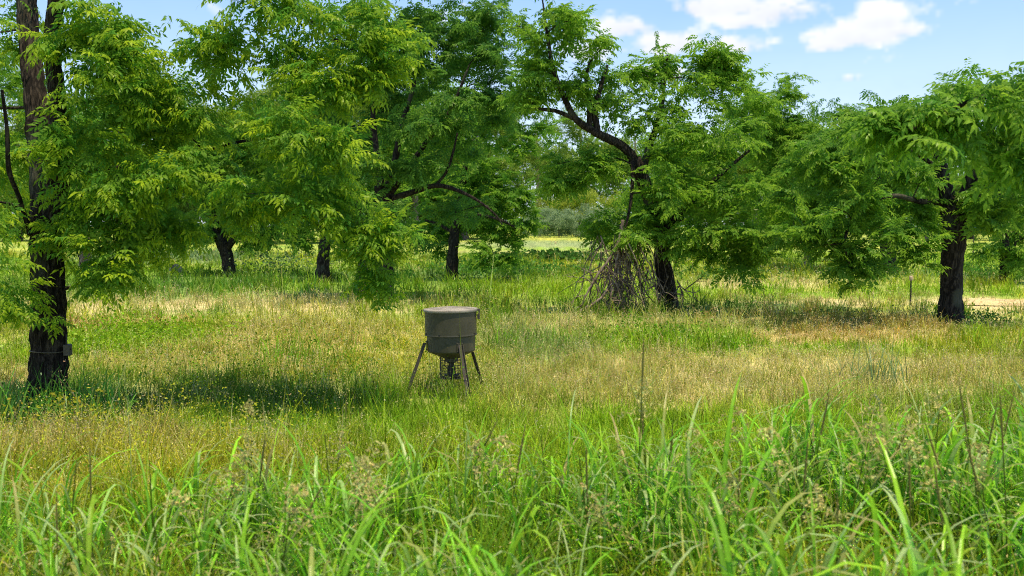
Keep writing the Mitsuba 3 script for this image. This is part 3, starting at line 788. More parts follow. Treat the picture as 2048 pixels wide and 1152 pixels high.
# --- the near tree at the left
YA = ground_y(833)
near_tree = tree('pecan_tree', 'near pecan at the left edge with thick dark forked trunk and long boughs', None, (97, 833), YA, [
    [(98, 833, 0, 68), (98, 780, 0, 65), (98, 700, 0, 64), (97, 600, 0, 62), (95, 500, 0, 60), (93, 420, 0, 58), (84, 330, 0.05, 48), (72, 200, 0.15, 43), (60, 90, 0.3, 38), (48, -80, 0.5, 38), (40, -300, 0.7, 26), (30, -560, 0.8, 14)],
    [(104, 440, -0.05, 44), (116, 360, -0.12, 41), (120, 280, -0.15, 37), (114, 190, -0.2, 32), (104, 80, -0.3, 28), (130, -90, -0.5, 28), (190, -330, -0.6, 14)],
    [(60, 470, -0.1, 9), (40, 400, -0.4, 8), (18, 340, -0.6, 9), (14, 260, -0.7, 7), (4, 180, -0.8, 5)],
    [(122, 350, 0.2, 12), (220, 335, 0.5, 9), (330, 325, 0.6, 7), (450, 290, 0.5, 6), (560, 270, 0.3, 5)],
    [(120, 420, 0.2, 14), (230, 370, 0.6, 12), (400, 385, 0.7, 10), (520, 400, 0.6, 9), (575, 425, 0.5, 7), (620, 440, 0.5, 6), (680, 480, 0.4, 5), (760, 540, 0.3, 3)],
    [(170, -250, -0.5, 22), (300, -230, -0.3, 19), (430, -150, 0.1, 13), (530, -60, 0.4, 8), (620, 40, 0.5, 6), (720, 110, 0.3, 5)],
    [(126, 580, 0.0, 5), (150, 572, -0.2, 4), (165, 566, -0.3, 3), (215, 570, -0.5, 2)],
], [
    (10, 590, 62, 60, -0.8, 1.1), (-30, 480, 80, 90, -0.6, 1), (10, 330, 60, 110, 0.2, 0.9), (-60, 150, 110, 160, 0.2, 1), (40, 60, 50, 80, 0.6, 0.7),
    (165, 80, 62, 75, -0.3, 1.3), (205, 55, 50, 40, -0.4, 1.5), (250, 110, 42, 45, -0.4, 1.4), (225, 160, 75, 75, -0.4, 1.5), (305, 195, 60, 32, 0.3, 1.2), (190, 330, 70, 60, -0.5, 1.1), (330, 345, 80, 60, -0.4, 1.1), (145, 300, 50, 60, -0.5, 0.8), (250, 390, 60, 50, -0.5, 1.0), (150, 250, 40, 50, 0.5, 0.6), (200, 260, 90, 70, 0, 1.1), (250, 215, 40, 40, -0.2, 1.0),
    (175, 430, 70, 50, -0.3, 0.8), (150, 480, 60, 40, -0.4, 0.5), (210, 500, 70, 50, -0.3, 1.0), (210, 555, 50, 24, -0.5, 0.9), (290, 400, 100, 90, 0, 1.05), (330, 300, 90, 80, 0.3, 1.1), (330, 460, 80, 45, 0.3, 0.8),
    (330, 215, 70, 50, 0.2, 1.2), (440, 250, 105, 90, 0.1, 1.2), (470, 370, 100, 80, -0.1, 1.05), (560, 260, 100, 60, -0.3, 1.1), (590, 370, 100, 80, -0.2, 1.1), (660, 300, 60, 50, -0.3, 1.0), (530, 435, 80, 36, 0.2, 0.7), (680, 425, 70, 60, -0.2, 1.0),
    (725, 500, 60, 50, -0.1, 1.0), (757, 568, 45, 42, 0, 1.2), (775, 470, 30, 26, 0, 0.9),
    (420, 80, 55, 70, 0.2, 0.9), (500, 120, 80, 80, 0.2, 1.0), (600, 90, 100, 90, 0.1, 1.1), (700, 150, 80, 80, 0, 1.1), (720, 50, 80, 60, 0, 1.0), (760, 110, 40, 50, 0, 0.9), (620, 190, 90, 50, 0, 1.0),
    (60, -230, 200, 130, 0.4, 0.35), (600, -100, 220, 120, 0.4, 0.4), (560, 15, 70, 40, 0.1, 1.0),
], 'near', 'fine', 36.0, 0.72, 1, clump=0.26, flare=0.9)

# --- the trees behind it, left to right
tree('pecan_tree', 'many-stemmed pecan tree standing behind the feeder, with a low limb curving to the right', None, (768, 605), ground_y(605), [
    [(768, 605, 0, 40), (768, 540, 0, 36), (771, 470, 0, 35), (770, 400, 0, 38), (766, 370, 0, 34)],
    [(764, 385, 0, 14.0), (754, 310, 0.2, 12.5), (746, 230, 0.4, 10.1), (742, 120, 0.5, 7.8), (750, 0, 0.6, 4.7)],
    [(772, 385, 0, 15.6), (790, 320, -0.2, 13.3), (802, 255, -0.3, 10.9), (828, 165, -0.4, 7.8), (842, 40, -0.4, 4.7)],
    [(774, 395, 0, 14.8), (818, 335, -0.3, 11.7), (858, 277, -0.5, 9.4), (900, 222, -0.7, 7.0), (935, 140, -0.8, 4.7)],
    [(778, 400, 0, 14.0), (826, 384, -0.5, 11.7), (878, 371, -0.8, 9.4), (938, 391, -1.0, 6.2), (985, 424, -1.1, 3.9), (1005, 450, -1.1, 2.3)],
    [(868, 374, -0.7, 6.2), (892, 345, -0.8, 5.5), (906, 305, -0.9, 4.7), (915, 265, -0.9, 3.1)],
], [
    (760, 110, 120, 120, 1.0, 1), (890, 80, 130, 100, 0.6, 1), (985, 45, 80, 90, 0, 1), (980, 130, 80, 70, -0.3, 0.9), (820, 235, 140, 100, 2.0, 0.9), (950, 215, 95, 85, -0.2, 1), (690, 250, 90, 120, 1.2, 1), (700, 440, 80, 80, 0.9, 0.9),
    (800, 470, 90, 60, 1.5, 0.8), (920, 425, 90, 50, 0.8, 0.7), (830, 120, 60, 60, -1.2, 0.5), (860, 330, 60, 30, -1.0, 0.35), (760, -90, 200, 90, 0, 0.8), (900, 310, 70, 50, 1.2, 0.6), (660, 350, 60, 60, 0.4, 0.9), (745, 335, 50, 50, -1.0, 0.4), (850, 250, 60, 50, -1.2, 0.4), (790, 425, 50, 30, -1.0, 0.5), (1000, 220, 50, 60, 0, 0.6),
], 'deep', 'mid', 16.6, 0.82, 2)

tree('pecan_tree', 'pecan tree with a short dark trunk directly behind and above the feeder', None, (905, 563), ground_y(563), [
    [(905, 563, 0, 24), (905, 520, 0, 22), (909, 470, 0, 19), (917, 420, 0, 17), (926, 370, 0, 13), (935, 290, 0, 8)],
    [(912, 450, 0, 9), (950, 430, -0.5, 8), (1000, 440, -0.8, 5), (1040, 460, -1, 4)],
    [(910, 470, 0, 8), (880, 450, 0.3, 6), (850, 440, 0.5, 4)],
], [
    (925, 470, 90, 50, 1.0, 0.8), (1015, 470, 70, 55, 0, 1.05), (1065, 430, 35, 45, 0, 1), (960, 380, 110, 70, 0.5, 1.0), (1025, 380, 60, 70, 0.3, 0.9), (1040, 310, 60, 60, 0.5, 0.8), (1075, 255, 55, 45, 0.8, 0.8), (1030, 190, 60, 60, 0.6, 0.8), (860, 480, 50, 40, 0.4, 0.9), (845, 415, 60, 60, 0.8, 0.9), (1010, 530, 42, 22, -0.5, 0.9),
    (950, 270, 90, 60, 1, 0.7), (985, 505, 40, 30, -0.5, 0.8),
], 'mid', 'mid', 12.2, 0.98, 3)

tree('pecan_tree', 'slender dark trunk rising behind the lowest hanging bough of the near tree', None, (722, 608), ground_y(608), [
    [(722, 609, 0, 25), (723, 570, 0, 22), (727, 520, 0, 20), (722, 450, 0.2, 15), (700, 360, 0.4, 8)],
], [(690, 460, 60, 45, 0.6, 0.8), (650, 430, 60, 60, 0.4, 0.9), (720, 380, 60, 60, 0.3, 0.9)], 'mid', 'mid', 10.5, 0.78, 4)

tree('pecan_tree', 'small-trunked pecan between the leaning trunk and the slender dark trunk', None, (645, 565), ground_y(565), [
    [(645, 566, 0, 28), (646, 530, 0, 25), (650, 480, 0, 22), (655, 400, 0.3, 15), (660, 300, 0.5, 8)],
], [(640, 430, 90, 70, 0.5, 0.9), (590, 465, 50, 34, 0.3, 0.9), (660, 330, 100, 80, 0.5, 0.9), (690, 470, 40, 35, 0.4, 0.9)], 'mid', 'mid', 7.7, 0.98, 5)

tree('pecan_tree', 'pecan tree with a trunk leaning left over shade, behind the near tree', None, (458, 553), ground_y(553), [
    [(458, 553, 0, 26), (456, 525, 0, 24), (450, 500, 0, 26), (440, 478, 0, 22), (425, 430, 0.3, 16), (410, 330, 0.5, 9)],
    [(452, 500, 0, 14), (475, 470, -0.4, 12), (510, 430, -0.6, 7)],
], [(420, 430, 100, 60, 0.4, 0.9), (500, 455, 80, 40, -0.2, 1), (560, 470, 70, 40, 0, 0.9), (540, 400, 90, 60, 0.4, 0.9), (400, 330, 90, 90, 0.5, 0.9), (500, 320, 110, 80, 0.4, 0.9), (385, 480, 40, 20, 0, 0.7), (480, 250, 80, 60, 0.5, 0.8), (590, 300, 70, 80, 0.6, 0.8)], 'mid', 'mid', 9.6, 1.01, 6)

tree('pecan_tree', 'pecan with a thin straight trunk, second trunk right of the near tree', None, (276, 543), ground_y(543), [
    [(276, 543, 0, 18), (275, 510, 0, 17), (274, 470, 0, 16), (268, 400, 0.3, 11), (262, 300, 0.5, 6)],
], [(270, 420, 90, 60, 0.4, 0.9), (220, 360, 90, 80, 0.4, 0.9), (300, 340, 80, 80, 0.5, 0.9), (330, 440, 60, 40, 0.2, 0.8), (290, 240, 60, 60, 0.5, 0.6)], 'light', 'mid', 6.3, 1.05, 7)

tree('pecan_tree', 'grey-trunked pecan just right of the near trunk, half hidden by leaves', None, (172, 545), ground_y(541), [
    [(172, 541, 0, 24), (171, 510, 0, 22), (168, 470, 0, 20), (160, 400, 0.3, 14), (150, 300, 0.4, 8)],
], [(160, 400, 90, 60, 0.4, 0.9), (110, 340, 90, 80, 0.4, 0.9), (190, 300, 70, 90, 0.5, 0.8), (60, 420, 70, 60, 0.2, 0.8), (20, 300, 80, 80, 0.3, 0.9), (30, 180, 80, 90, 0.4, 0.9)], 'light', 'mid', 6.0, 1.05, 8, 'm_dead')

# --- the broken-limbed tree right of the middle
YD = ground_y(625)
tree('pecan_tree', 'tall pecan right of the feeder, one bare limb reaching up left', None, (1338, 619), YD, [
    [(1338, 619, 0, 42), (1333, 580, 0, 36), (1327, 530, 0, 31), (1321, 480, 0, 30), (1308, 420, 0, 29), (1288, 365, 0, 28), (1268, 318, -0.1, 27)],
    [(1272, 325, -0.1, 20), (1246, 293, -0.2, 18), (1192, 265, -0.5, 16), (1152, 238, -0.7, 13), (1130, 198, -0.8, 11), (1110, 150, -0.9, 10), (1096, 80, -1, 6), (1085, 0, -1, 3)],
    [(1196, 266, -0.5, 13), (1190, 222, -0.5, 12), (1200, 178, -0.4, 9), (1215, 130, -0.3, 5)],
    [(1180, 258, -0.5, 11), (1178, 205, -0.6, 10), (1172, 160, -0.6, 7), (1180, 120, -0.6, 4)],
    [(1150, 238, -0.7, 9), (1112, 222, -0.8, 8), (1072, 215, -0.9, 6), (1056, 190, -0.9, 4)],
    [(1282, 350, 0, 17), (1300, 290, 0.3, 14), (1322, 220, 0.5, 10), (1335, 110, 0.6, 5)],
    [(1318, 470, 0, 14), (1375, 410, -0.5, 12), (1440, 350, -0.8, 8), (1500, 300, -0.9, 5)],
    [(1266, 330, -0.2, 9), (1262, 400, -0.5, 6), (1248, 470, -0.7, 4)],
], [
    (1120, 80, 72, 90, -0.7, 1.2), (1060, 40, 60, 60, -0.7, 1.1), (1075, 130, 50, 50, -0.7, 1), (1190, 135, 75, 60, -0.3, 1.0), (1140, 160, 60, 40, -0.3, 0.8), (1265, 180, 50, 50, 0.2, 0.7), (1060, 195, 35, 30, -0.9, 0.6), (1235, 210, 55, 55, -0.2, 0.9), (1150, 190, 50, 30, -0.9, 0.35), (1150, 330, 50, 45, -0.4, 0.8), (1130, 370, 36, 26, -0.4, 0.8), (1200, 330, 40, 30, -0.3, 0.5),
    (1300, 230, 70, 80, 0.2, 0.9), (1330, 130, 60, 60, 0.4, 0.55), (1410, 130, 36, 50, 0.4, 0.35), (1390, 220, 80, 80, 0.2, 1), (1430, 310, 90, 90, -0.4, 1.05), (1345, 320, 80, 80, -0.3, 1.0), (1360, 420, 90, 80, -0.6, 1.05), (1465, 420, 90, 90, -0.7, 1.05), (1300, 390, 60, 60, -0.7, 0.8),
    (1232, 450, 50, 36, -0.2, 0.8), (1205, 470, 40, 20, 0.5, 0.6), (1285, 470, 40, 30, -0.9, 0.8), (1425, 490, 55, 36, -0.6, 0.8), (1500, 505, 45, 40, -0.6, 0.9), (1545, 390, 50, 80, -0.4, 0.9), (1530, 480, 40, 40, -0.5, 0.8), (1490, 225, 70, 60, 0, 1), (1440, 115, 26, 45, 0.2, 0.5), (1475, 165, 50, 40, 0.1, 0.7), (1420, 470, 90, 70, -0.9, 1), (1480, 530, 50, 24, -0.8, 0.9), 
], 'light', 'mid', 20.1, 0.78, 9)

tree('pecan_tree', 'pecan with the thin pale trunk between the two middle crowns', None, (1615, 540), ground_y(540), [
    [(1615, 540, 0, 14), (1615, 500, 0, 13), (1613, 450, 0, 12), (1600, 350, 0.3, 9), (1585, 240, 0.5, 5)],
], [(1520, 215, 70, 50, 0.3, 0.8), (1560, 290, 80, 70, 0.3, 1), (1620, 330, 80, 70, 0.4, 1), (1580, 400, 90, 60, 0.2, 1), (1640, 460, 50, 36, 0.1, 0.8), (1560, 470, 50, 40, 0, 0.8), (1580, 185, 40, 36, 0.3, 0.9), (1540, 240, 70, 50, 0, 1), (1610, 260, 60, 50, 0.3, 1), (1600, 400, 90, 80, -0.5, 1)], 'light', 'mid', 11.4, 1.05, 10, 'm_dead')

tree('pecan_tree', 'pecan with a broad brown trunk left of the capped post, half hidden by hanging leaves', None, (1778, 548), ground_y(548), [
    [(1778, 548, 0, 36), (1776, 515, 0, 31), (1774, 470, 0, 29), (1762, 390, 0.3, 20), (1745, 290, 0.5, 11)],
], [(1690, 225, 80, 36, 0.4, 1), (1720, 260, 80, 50, 0.2, 1), (1740, 310, 100, 60, 0.4, 1), (1660, 330, 80, 70, 0.3, 1), (1800, 350, 70, 60, 0.3, 1), (1760, 420, 90, 50, 0.2, 0.9), (1780, 250, 60, 50, 0.3, 0.8)], 'deep', 'mid', 11.4, 1.05, 11)

# --- the right-hand tree
tree('pecan_tree', 'pecan tree with the thick dark forked trunk near the right edge', None, (1903, 640), ground_y(646), [
    [(1903, 646, 0, 46), (1903, 590, 0, 42), (1905, 520, 0, 43), (1908, 460, 0, 50), (1900, 410, 0, 36), (1888, 365, 0.1, 30), (1872, 290, 0.3, 20), (1858, 210, 0.4, 11)],
    [(1912, 450, 0, 34), (1932, 390, -0.1, 30), (1952, 330, -0.3, 22), (1988, 240, -0.5, 13), (2010, 160, -0.5, 7)],
    [(1890, 405, 0, 13), (1840, 403, -0.3, 11), (1785, 392, -0.7, 9), (1720, 415, -0.9, 7), (1690, 480, -1.0, 5), (1705, 545, -1.0, 3)],
    [(1945, 400, -0.2, 10), (1975, 370, -0.5, 9), (2030, 350, -0.7, 6)],
    [(1882, 340, 0.1, 9), (1820, 300, -0.4, 8), (1760, 285, -0.7, 5)],
], [
    (1640, 350, 80, 60, -0.9, 1.1), (1740, 330, 80, 60, -0.7, 1.1), (1640, 415, 80, 60, -0.9, 1.1), (1725, 400, 85, 60, -0.9, 1.1), (1600, 470, 60, 50, -0.8, 1), (1660, 480, 75, 50, -0.9, 1), (1745, 470, 75, 50, -0.9, 0.9), (1715, 545, 30, 28, -1.0, 1.1), (1690, 520, 40, 30, -1.0, 0.9), (1815, 470, 50, 40, -0.4, 0.8), (1830, 350, 60, 60, -0.3, 0.9), (1835, 240, 80, 60, 0.2, 1.0), (1925, 190, 80, 55, 0, 1),
    (1960, 270, 80, 70, 0.6, 0.9), (2020, 200, 60, 70, -0.3, 1), (1985, 380, 60, 50, -0.5, 0.8), (1755, 250, 70, 40, -0.4, 1), (2040, 380, 50, 60, -0.5, 0.9), (1980, 440, 40, 26, -0.4, 0.7), (1835, 510, 22, 18, -0.6, 0.8), (1820, 415, 50, 30, 0, 0.7), (1700, 320, 70, 50, -0.6, 1), (1620, 330, 50, 50, -0.6, 0.9),
], 'mid', 'mid', 20.1, 0.78, 12)

tree('pecan_tree', 'pecan at the far right edge with a sapling stem beside its trunk', None, (2010, 568), ground_y(568), [
    [(2010, 568, 0, 21), (2010, 530, 0, 19), (2009, 480, 0, 18), (2002, 420, 0.2, 13), (1990, 330, 0.3, 8)],
    [(2024, 566, 0, 5), (2026, 530, 0, 5), (2030, 490, 0, 4), (2034, 450, 0, 2)],
], [(1985, 440, 40, 40, 0.2, 0.9), (2035, 420, 50, 60, 0.3, 1), (2035, 515, 26, 26, -0.3, 0.9), (1985, 505, 22, 14, -0.3, 0.8), (2080, 450, 60, 80, 0.3, 1), (1990, 350, 60, 50, 0.4, 0.9), (1950, 400, 36, 40, 0.4, 0.7), (2060, 320, 80, 80, 0.5, 0.9)], 'light', 'mid', 12.2, 0.98, 13)

# --- a near tree out of the frame at the right, whose bough hangs into the upper right corner
tree('pecan_tree', 'bough with large drooping leaves hanging into the upper right corner', None, (2420, 1000), 7.2, [
    [(2420, 980, 0, 100), (2420, 800, 0, 95), (2410, 500, 0, 90), (2400, 200, 0, 84), (2380, -200, 0, 60)],
    [(2405, 300, 0, 34), (2280, 190, -0.3, 26), (2130, 165, -0.5, 18), (2000, 185, -0.6, 12), (1900, 220, -0.6, 8), (1820, 260, -0.6, 5)],
], [(1890, 250, 95, 55, -0.6, 0.9), (1815, 255, 50, 35, -0.6, 0.9), (1990, 245, 85, 80, -0.6, 1), (2080, 220, 90, 90, -0.5, 1), (2030, 330, 40, 36, -0.6, 0.6), (2200, 200, 110, 100, -0.3, 0.8), (2330, 120, 160, 120, 0, 0.8)], 'mid', 'fine', 34.0, 0.70, 14, clump=0.26)


# ------------------------------------------------------------------ far trees and bushes
def far_tree(px, Y, H, Wd, tint, seed, label, name='far_tree', cat='tree', dens=0.55, low=0.12, bark='m_dead', group=None, size=1.0):
    """A tree seen far off: trunk, crown of loose leaf puffs."""
    r = np.random.default_rng(5000 + seed)
    key = thing(name, label, cat, group)
    X = (px - 1024) * m_per_px(Y)
    tr = 0.025 * H
    p, q = resample([[X, Y, -0.1], [X + r.normal(0, 0.1), Y, H * 0.4], [X + r.normal(0, 0.3), Y, H * 0.85]], [tr, tr * 0.7, tr * 0.25], H / 10)
    part(key, 'trunk' if cat == 'tree' else 'stem', tube(p, q, 8), bark, True)
    B = []
    for i in range(9):
        z = H * r.uniform(low + 0.12, 0.86)
        w = Wd / 2 * math.sqrt(max(0.1, 1 - ((z / H - 0.48) / 0.56) ** 2))
        a = r.uniform(0, 6.28)
        rr = w * r.uniform(0.45, 0.75)
        B.append((np.array([X + math.cos(a) * w * 0.5, Y + math.sin(a) * w * 0.5, z]), np.array([rr, rr, min(rr * 0.8, z * 0.8)]), 1.0))
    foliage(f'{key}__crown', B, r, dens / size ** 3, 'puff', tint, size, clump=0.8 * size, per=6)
    labels[f'{key}__crown'] = {'kind': 'stuff'}


far_tree(1170, 185, 11.0, 11.0, 'lime', 1, 'rounded light green tree behind the grey bushes, left of the yellow-green one', dens=0.6, size=1.4)
far_tree(1215, 190, 8.5, 11.5, 'lime', 2, 'yellow-green rounded tree in the gap beside the broken-limbed tree', dens=0.7, low=0.0, size=1.4)
far_tree(1120, 195, 8.5, 12.0, 'lime', 3, 'low yellow-green tree at the left of the gap, above the grey bushes', dens=0.7, low=0.0, size=1.4)
far_tree(1076, 200, 26.0, 17.0, 'far', 4, 'tall far tree with a pale trunk behind the middle crowns', dens=0.5, low=0.3, bark='m_pale', size=1.6)
far_tree(1160, 215, 27.0, 20.0, 'far', 5, 'broad tall far tree showing under the bare left-reaching limb', dens=0.5, size=2.0)
far_tree(1270, 205, 24.0, 18.0, 'far', 6, 'far tree showing behind the trunk of the broken-limbed tree', dens=0.5, size=2.0)
for i, (px, Y, H, W, where) in enumerate([(1118, 165, 4.0, 7.0, 'leftmost in the open gap of the silvery bushes at the far end of the meadow'), (1160, 168, 4.6, 7.5, 'silvery grey-green bush in the middle of the open gap at the meadow end'), (1200, 165, 3.8, 6.5, 'silvery bush right of the middle one in the gap at the meadow end'),
                                          (1238, 172, 4.6, 7.5, 'silvery bush beside the hanging dead limb at the meadow end'), (1080, 175, 4.6, 7.5, 'silvery bush half hidden by the crown left of the gap')]):
    far_tree(px, Y, H, W, 'grey', 30 + i, where, 'bush', 'bush', 0.9, 0.0, group='row of silvery bushes across the far end of the meadow', size=1.1)
FAR = [(-120, 120, 12), (40, 95, 11), (150, 110, 11), (260, 85, 8.5), (380, 100, 11), (470, 90, 13), (560, 115, 13), (650, 80, 12), (740, 105, 15), (830, 90, 14), (920, 120, 16), (930, 105, 15), (1340, 100, 9.5), (1430, 115, 9), (1510, 95, 8),
       (1590, 120, 9.5), (1680, 105, 7.5), (1770, 125, 9), (1850, 95, 7.5), (1940, 115, 9), (2030, 100, 8.5), (2130, 110, 10), (2260, 100, 10), (-260, 100, 11)]
FAR_AT = ['first beyond the left edge of the photo', 'behind the foot of the near trunk on its left', 'behind the grey half-hidden trunk', 'behind the straight trunk right of the near tree', 'left of the leaning trunk', 'behind the leaning trunk',
          'between the leaning trunk and the small-trunked pecan', 'behind the small-trunked pecan', 'behind the many-stemmed pecan, on its left', 'behind the low curving limb', 'directly above the feeder', 'between the short dark trunk and the open gap',
          'just right of the broken-limbed tree', 'behind the right half of the broken-limbed tree', 'right of the broken-limbed tree, under the cloud', 'just left of the thin pale trunk', 'between the thin pale trunk and the broad brown one', 'behind the broad brown trunk',
          'left of the right-hand forked trunk', 'just right of the forked trunk, behind the blue panel', 'behind the sapling at the right edge', 'outside the right edge, nearer the frame', 'farthest outside the right edge', 'farthest outside the left edge']
FAR = [(px, Y, max(H + 6, 16.5 if px > 1250 else 19.5)) for px, Y, H in FAR]
for i, (px, Y, H) in enumerate(FAR):
    far_tree(px, Y + 30, H, H * 0.85, 'far' if i % 3 else 'light', 60 + i, 'far meadow-edge tree, ' + FAR_AT[i], group='trees along the far edge of the meadow', dens=1.1, low=0.0, size=1.6)


def woods():
    """The wood beyond, which reads as one dark mass."""
    r = np.random.default_rng(77)
    n = 0
    for i in range(700):
        Y = r.uniform(235, 280)
        X = r.uniform(-170, 170)
        h = r.uniform(0, 1) ** 0.8 * 23
        m = instance_matrix(np.array([X, Y, 1.0 + h * (1 - 0.15 * r.random())]), r.uniform(0, 6.28), r.normal(0, 0.2), r.normal(0, 0.2), r.uniform(4, 7.5))
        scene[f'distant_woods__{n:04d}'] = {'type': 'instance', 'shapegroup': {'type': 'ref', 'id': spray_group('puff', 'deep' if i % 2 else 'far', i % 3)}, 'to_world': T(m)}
        n += 1


woods()
labels['distant_woods'] = {'label': 'distant wood closing the view beyond the meadow', 'category': 'woods', 'kind': 'stuff'}


# ------------------------------------------------------------------ broken dead limb under the middle tree
def dead_limb():
    r = np.random.default_rng(41)
    key = thing('broken_limb', 'dead broken limb with bare grey branches propped on the ground beside the tall pecan', 'dead branch')
    k = m_per_px(YD)
    L = lambda pts: [at(x, y, YD + dy) for x, y, dy in pts]
    mains = [
        ([(1246, 440, -0.7), (1238, 480, -0.7), (1220, 515, -0.8), (1195, 550, -0.9), (1175, 585, -1.0), (1162, 614, -1.0)], 8), ([(1238, 480, -0.6), (1205, 540, -0.3), (1190, 610, -0.2)], 4), ([(1250, 480, -0.6), (1275, 540, -0.2), (1290, 612, -0.1)], 4), ([(1262, 470, -0.6), (1300, 530, -0.9), (1330, 585, -1.1)], 4),
        ([(1242, 450, -0.6), (1240, 520, -0.5), (1241, 570, -0.4), (1242, 610, -0.4)], 7),
        ([(1240, 480, -0.7), (1232, 530, -0.9), (1226, 570, -1.0), (1220, 612, -1.1)], 5),
        ([(1158, 622, -1.2), (1180, 612, -1.2), (1205, 592, -1.1), (1222, 570, -1.0), (1240, 568, -0.9)], 7),
        ([(1256, 500, -0.3), (1255, 560, -0.3), (1258, 612, -0.3)], 4),
        ([(1300, 520, -0.5), (1310, 560, -0.5), (1318, 600, -0.6)], 4),
        ([(1355, 565, -0.6), (1370, 580, -0.7), (1390, 585, -0.8), (1402, 578, -0.8)], 3),
        ([(1355, 560, -0.5), (1366, 590, -0.6), (1362, 605, -0.6)], 3),
        ([(1385, 575, -0.7), (1388, 595, -0.8), (1398, 604, -0.8)], 2.5),
    ]
    nodes = []
    for i, (pts, w) in enumerate(mains):
        P = L(pts)
        n = len(P)
        p, q = resample(P, [w * 0.85 * k / 2 * (1 - 0.5 * j / (n - 1)) for j in range(n)], 0.06)
        p += r.normal(0, 0.006, p.shape)
        part(key, 'stem' if i == 0 else 'branch', tube(p, q, 9, 0.12, i), 'm_dead', True)
        nodes += list(p[2:])
    tw = []
    nodes = np.array(nodes)
    for i in range(190):
        if i < 90:
            a = nodes[r.integers(len(nodes))]
        else:
            a = at(1245 + r.normal(0, 38), r.uniform(470, 560), YD + r.normal(-0.5, 0.3))
        ln = r.uniform(0.2, 0.55) if i < 90 else r.uniform(0.5, 1.25)
        d = unit(np.array([r.normal(0.1, 0.6), r.normal(0, 0.5), -0.55 + r.normal(0, 0.5)]) if i < 90 else np.array([r.normal(0.08, 0.34), r.normal(0, 0.25), -1.0]))
        b = a + d * ln
        b[2] = max(b[2], 0.03)
        mid = (a + b) / 2 + r.normal(0, 0.09 * ln, 3)
        w = r.uniform(0.008, 0.016)
        p, q = resample([a, mid, b], [w, w * 0.8, w * 0.4], 0.12)
        tw.append(tube(p, q, 4))
        for _ in range(2):
            c = p[r.integers(len(p))]
            e = c + unit(d + r.normal(0, 0.7, 3)) * ln * 0.45
            e[2] = max(e[2], 0.03)
            tw.append(tube([c, (c + e) / 2 + r.normal(0, 0.02, 3), e], [w * 0.6, w * 0.5, w * 0.25], 3))
    part(key, 'twigs', join(tw), 'm_dead', True, kind='stuff')


dead_limb()

# ------------------------------------------------------------------ the game feeder
YF = 11.05
KF = m_per_px(YF)
FC = at(902, 600, YF)[0]                       # x of the axis


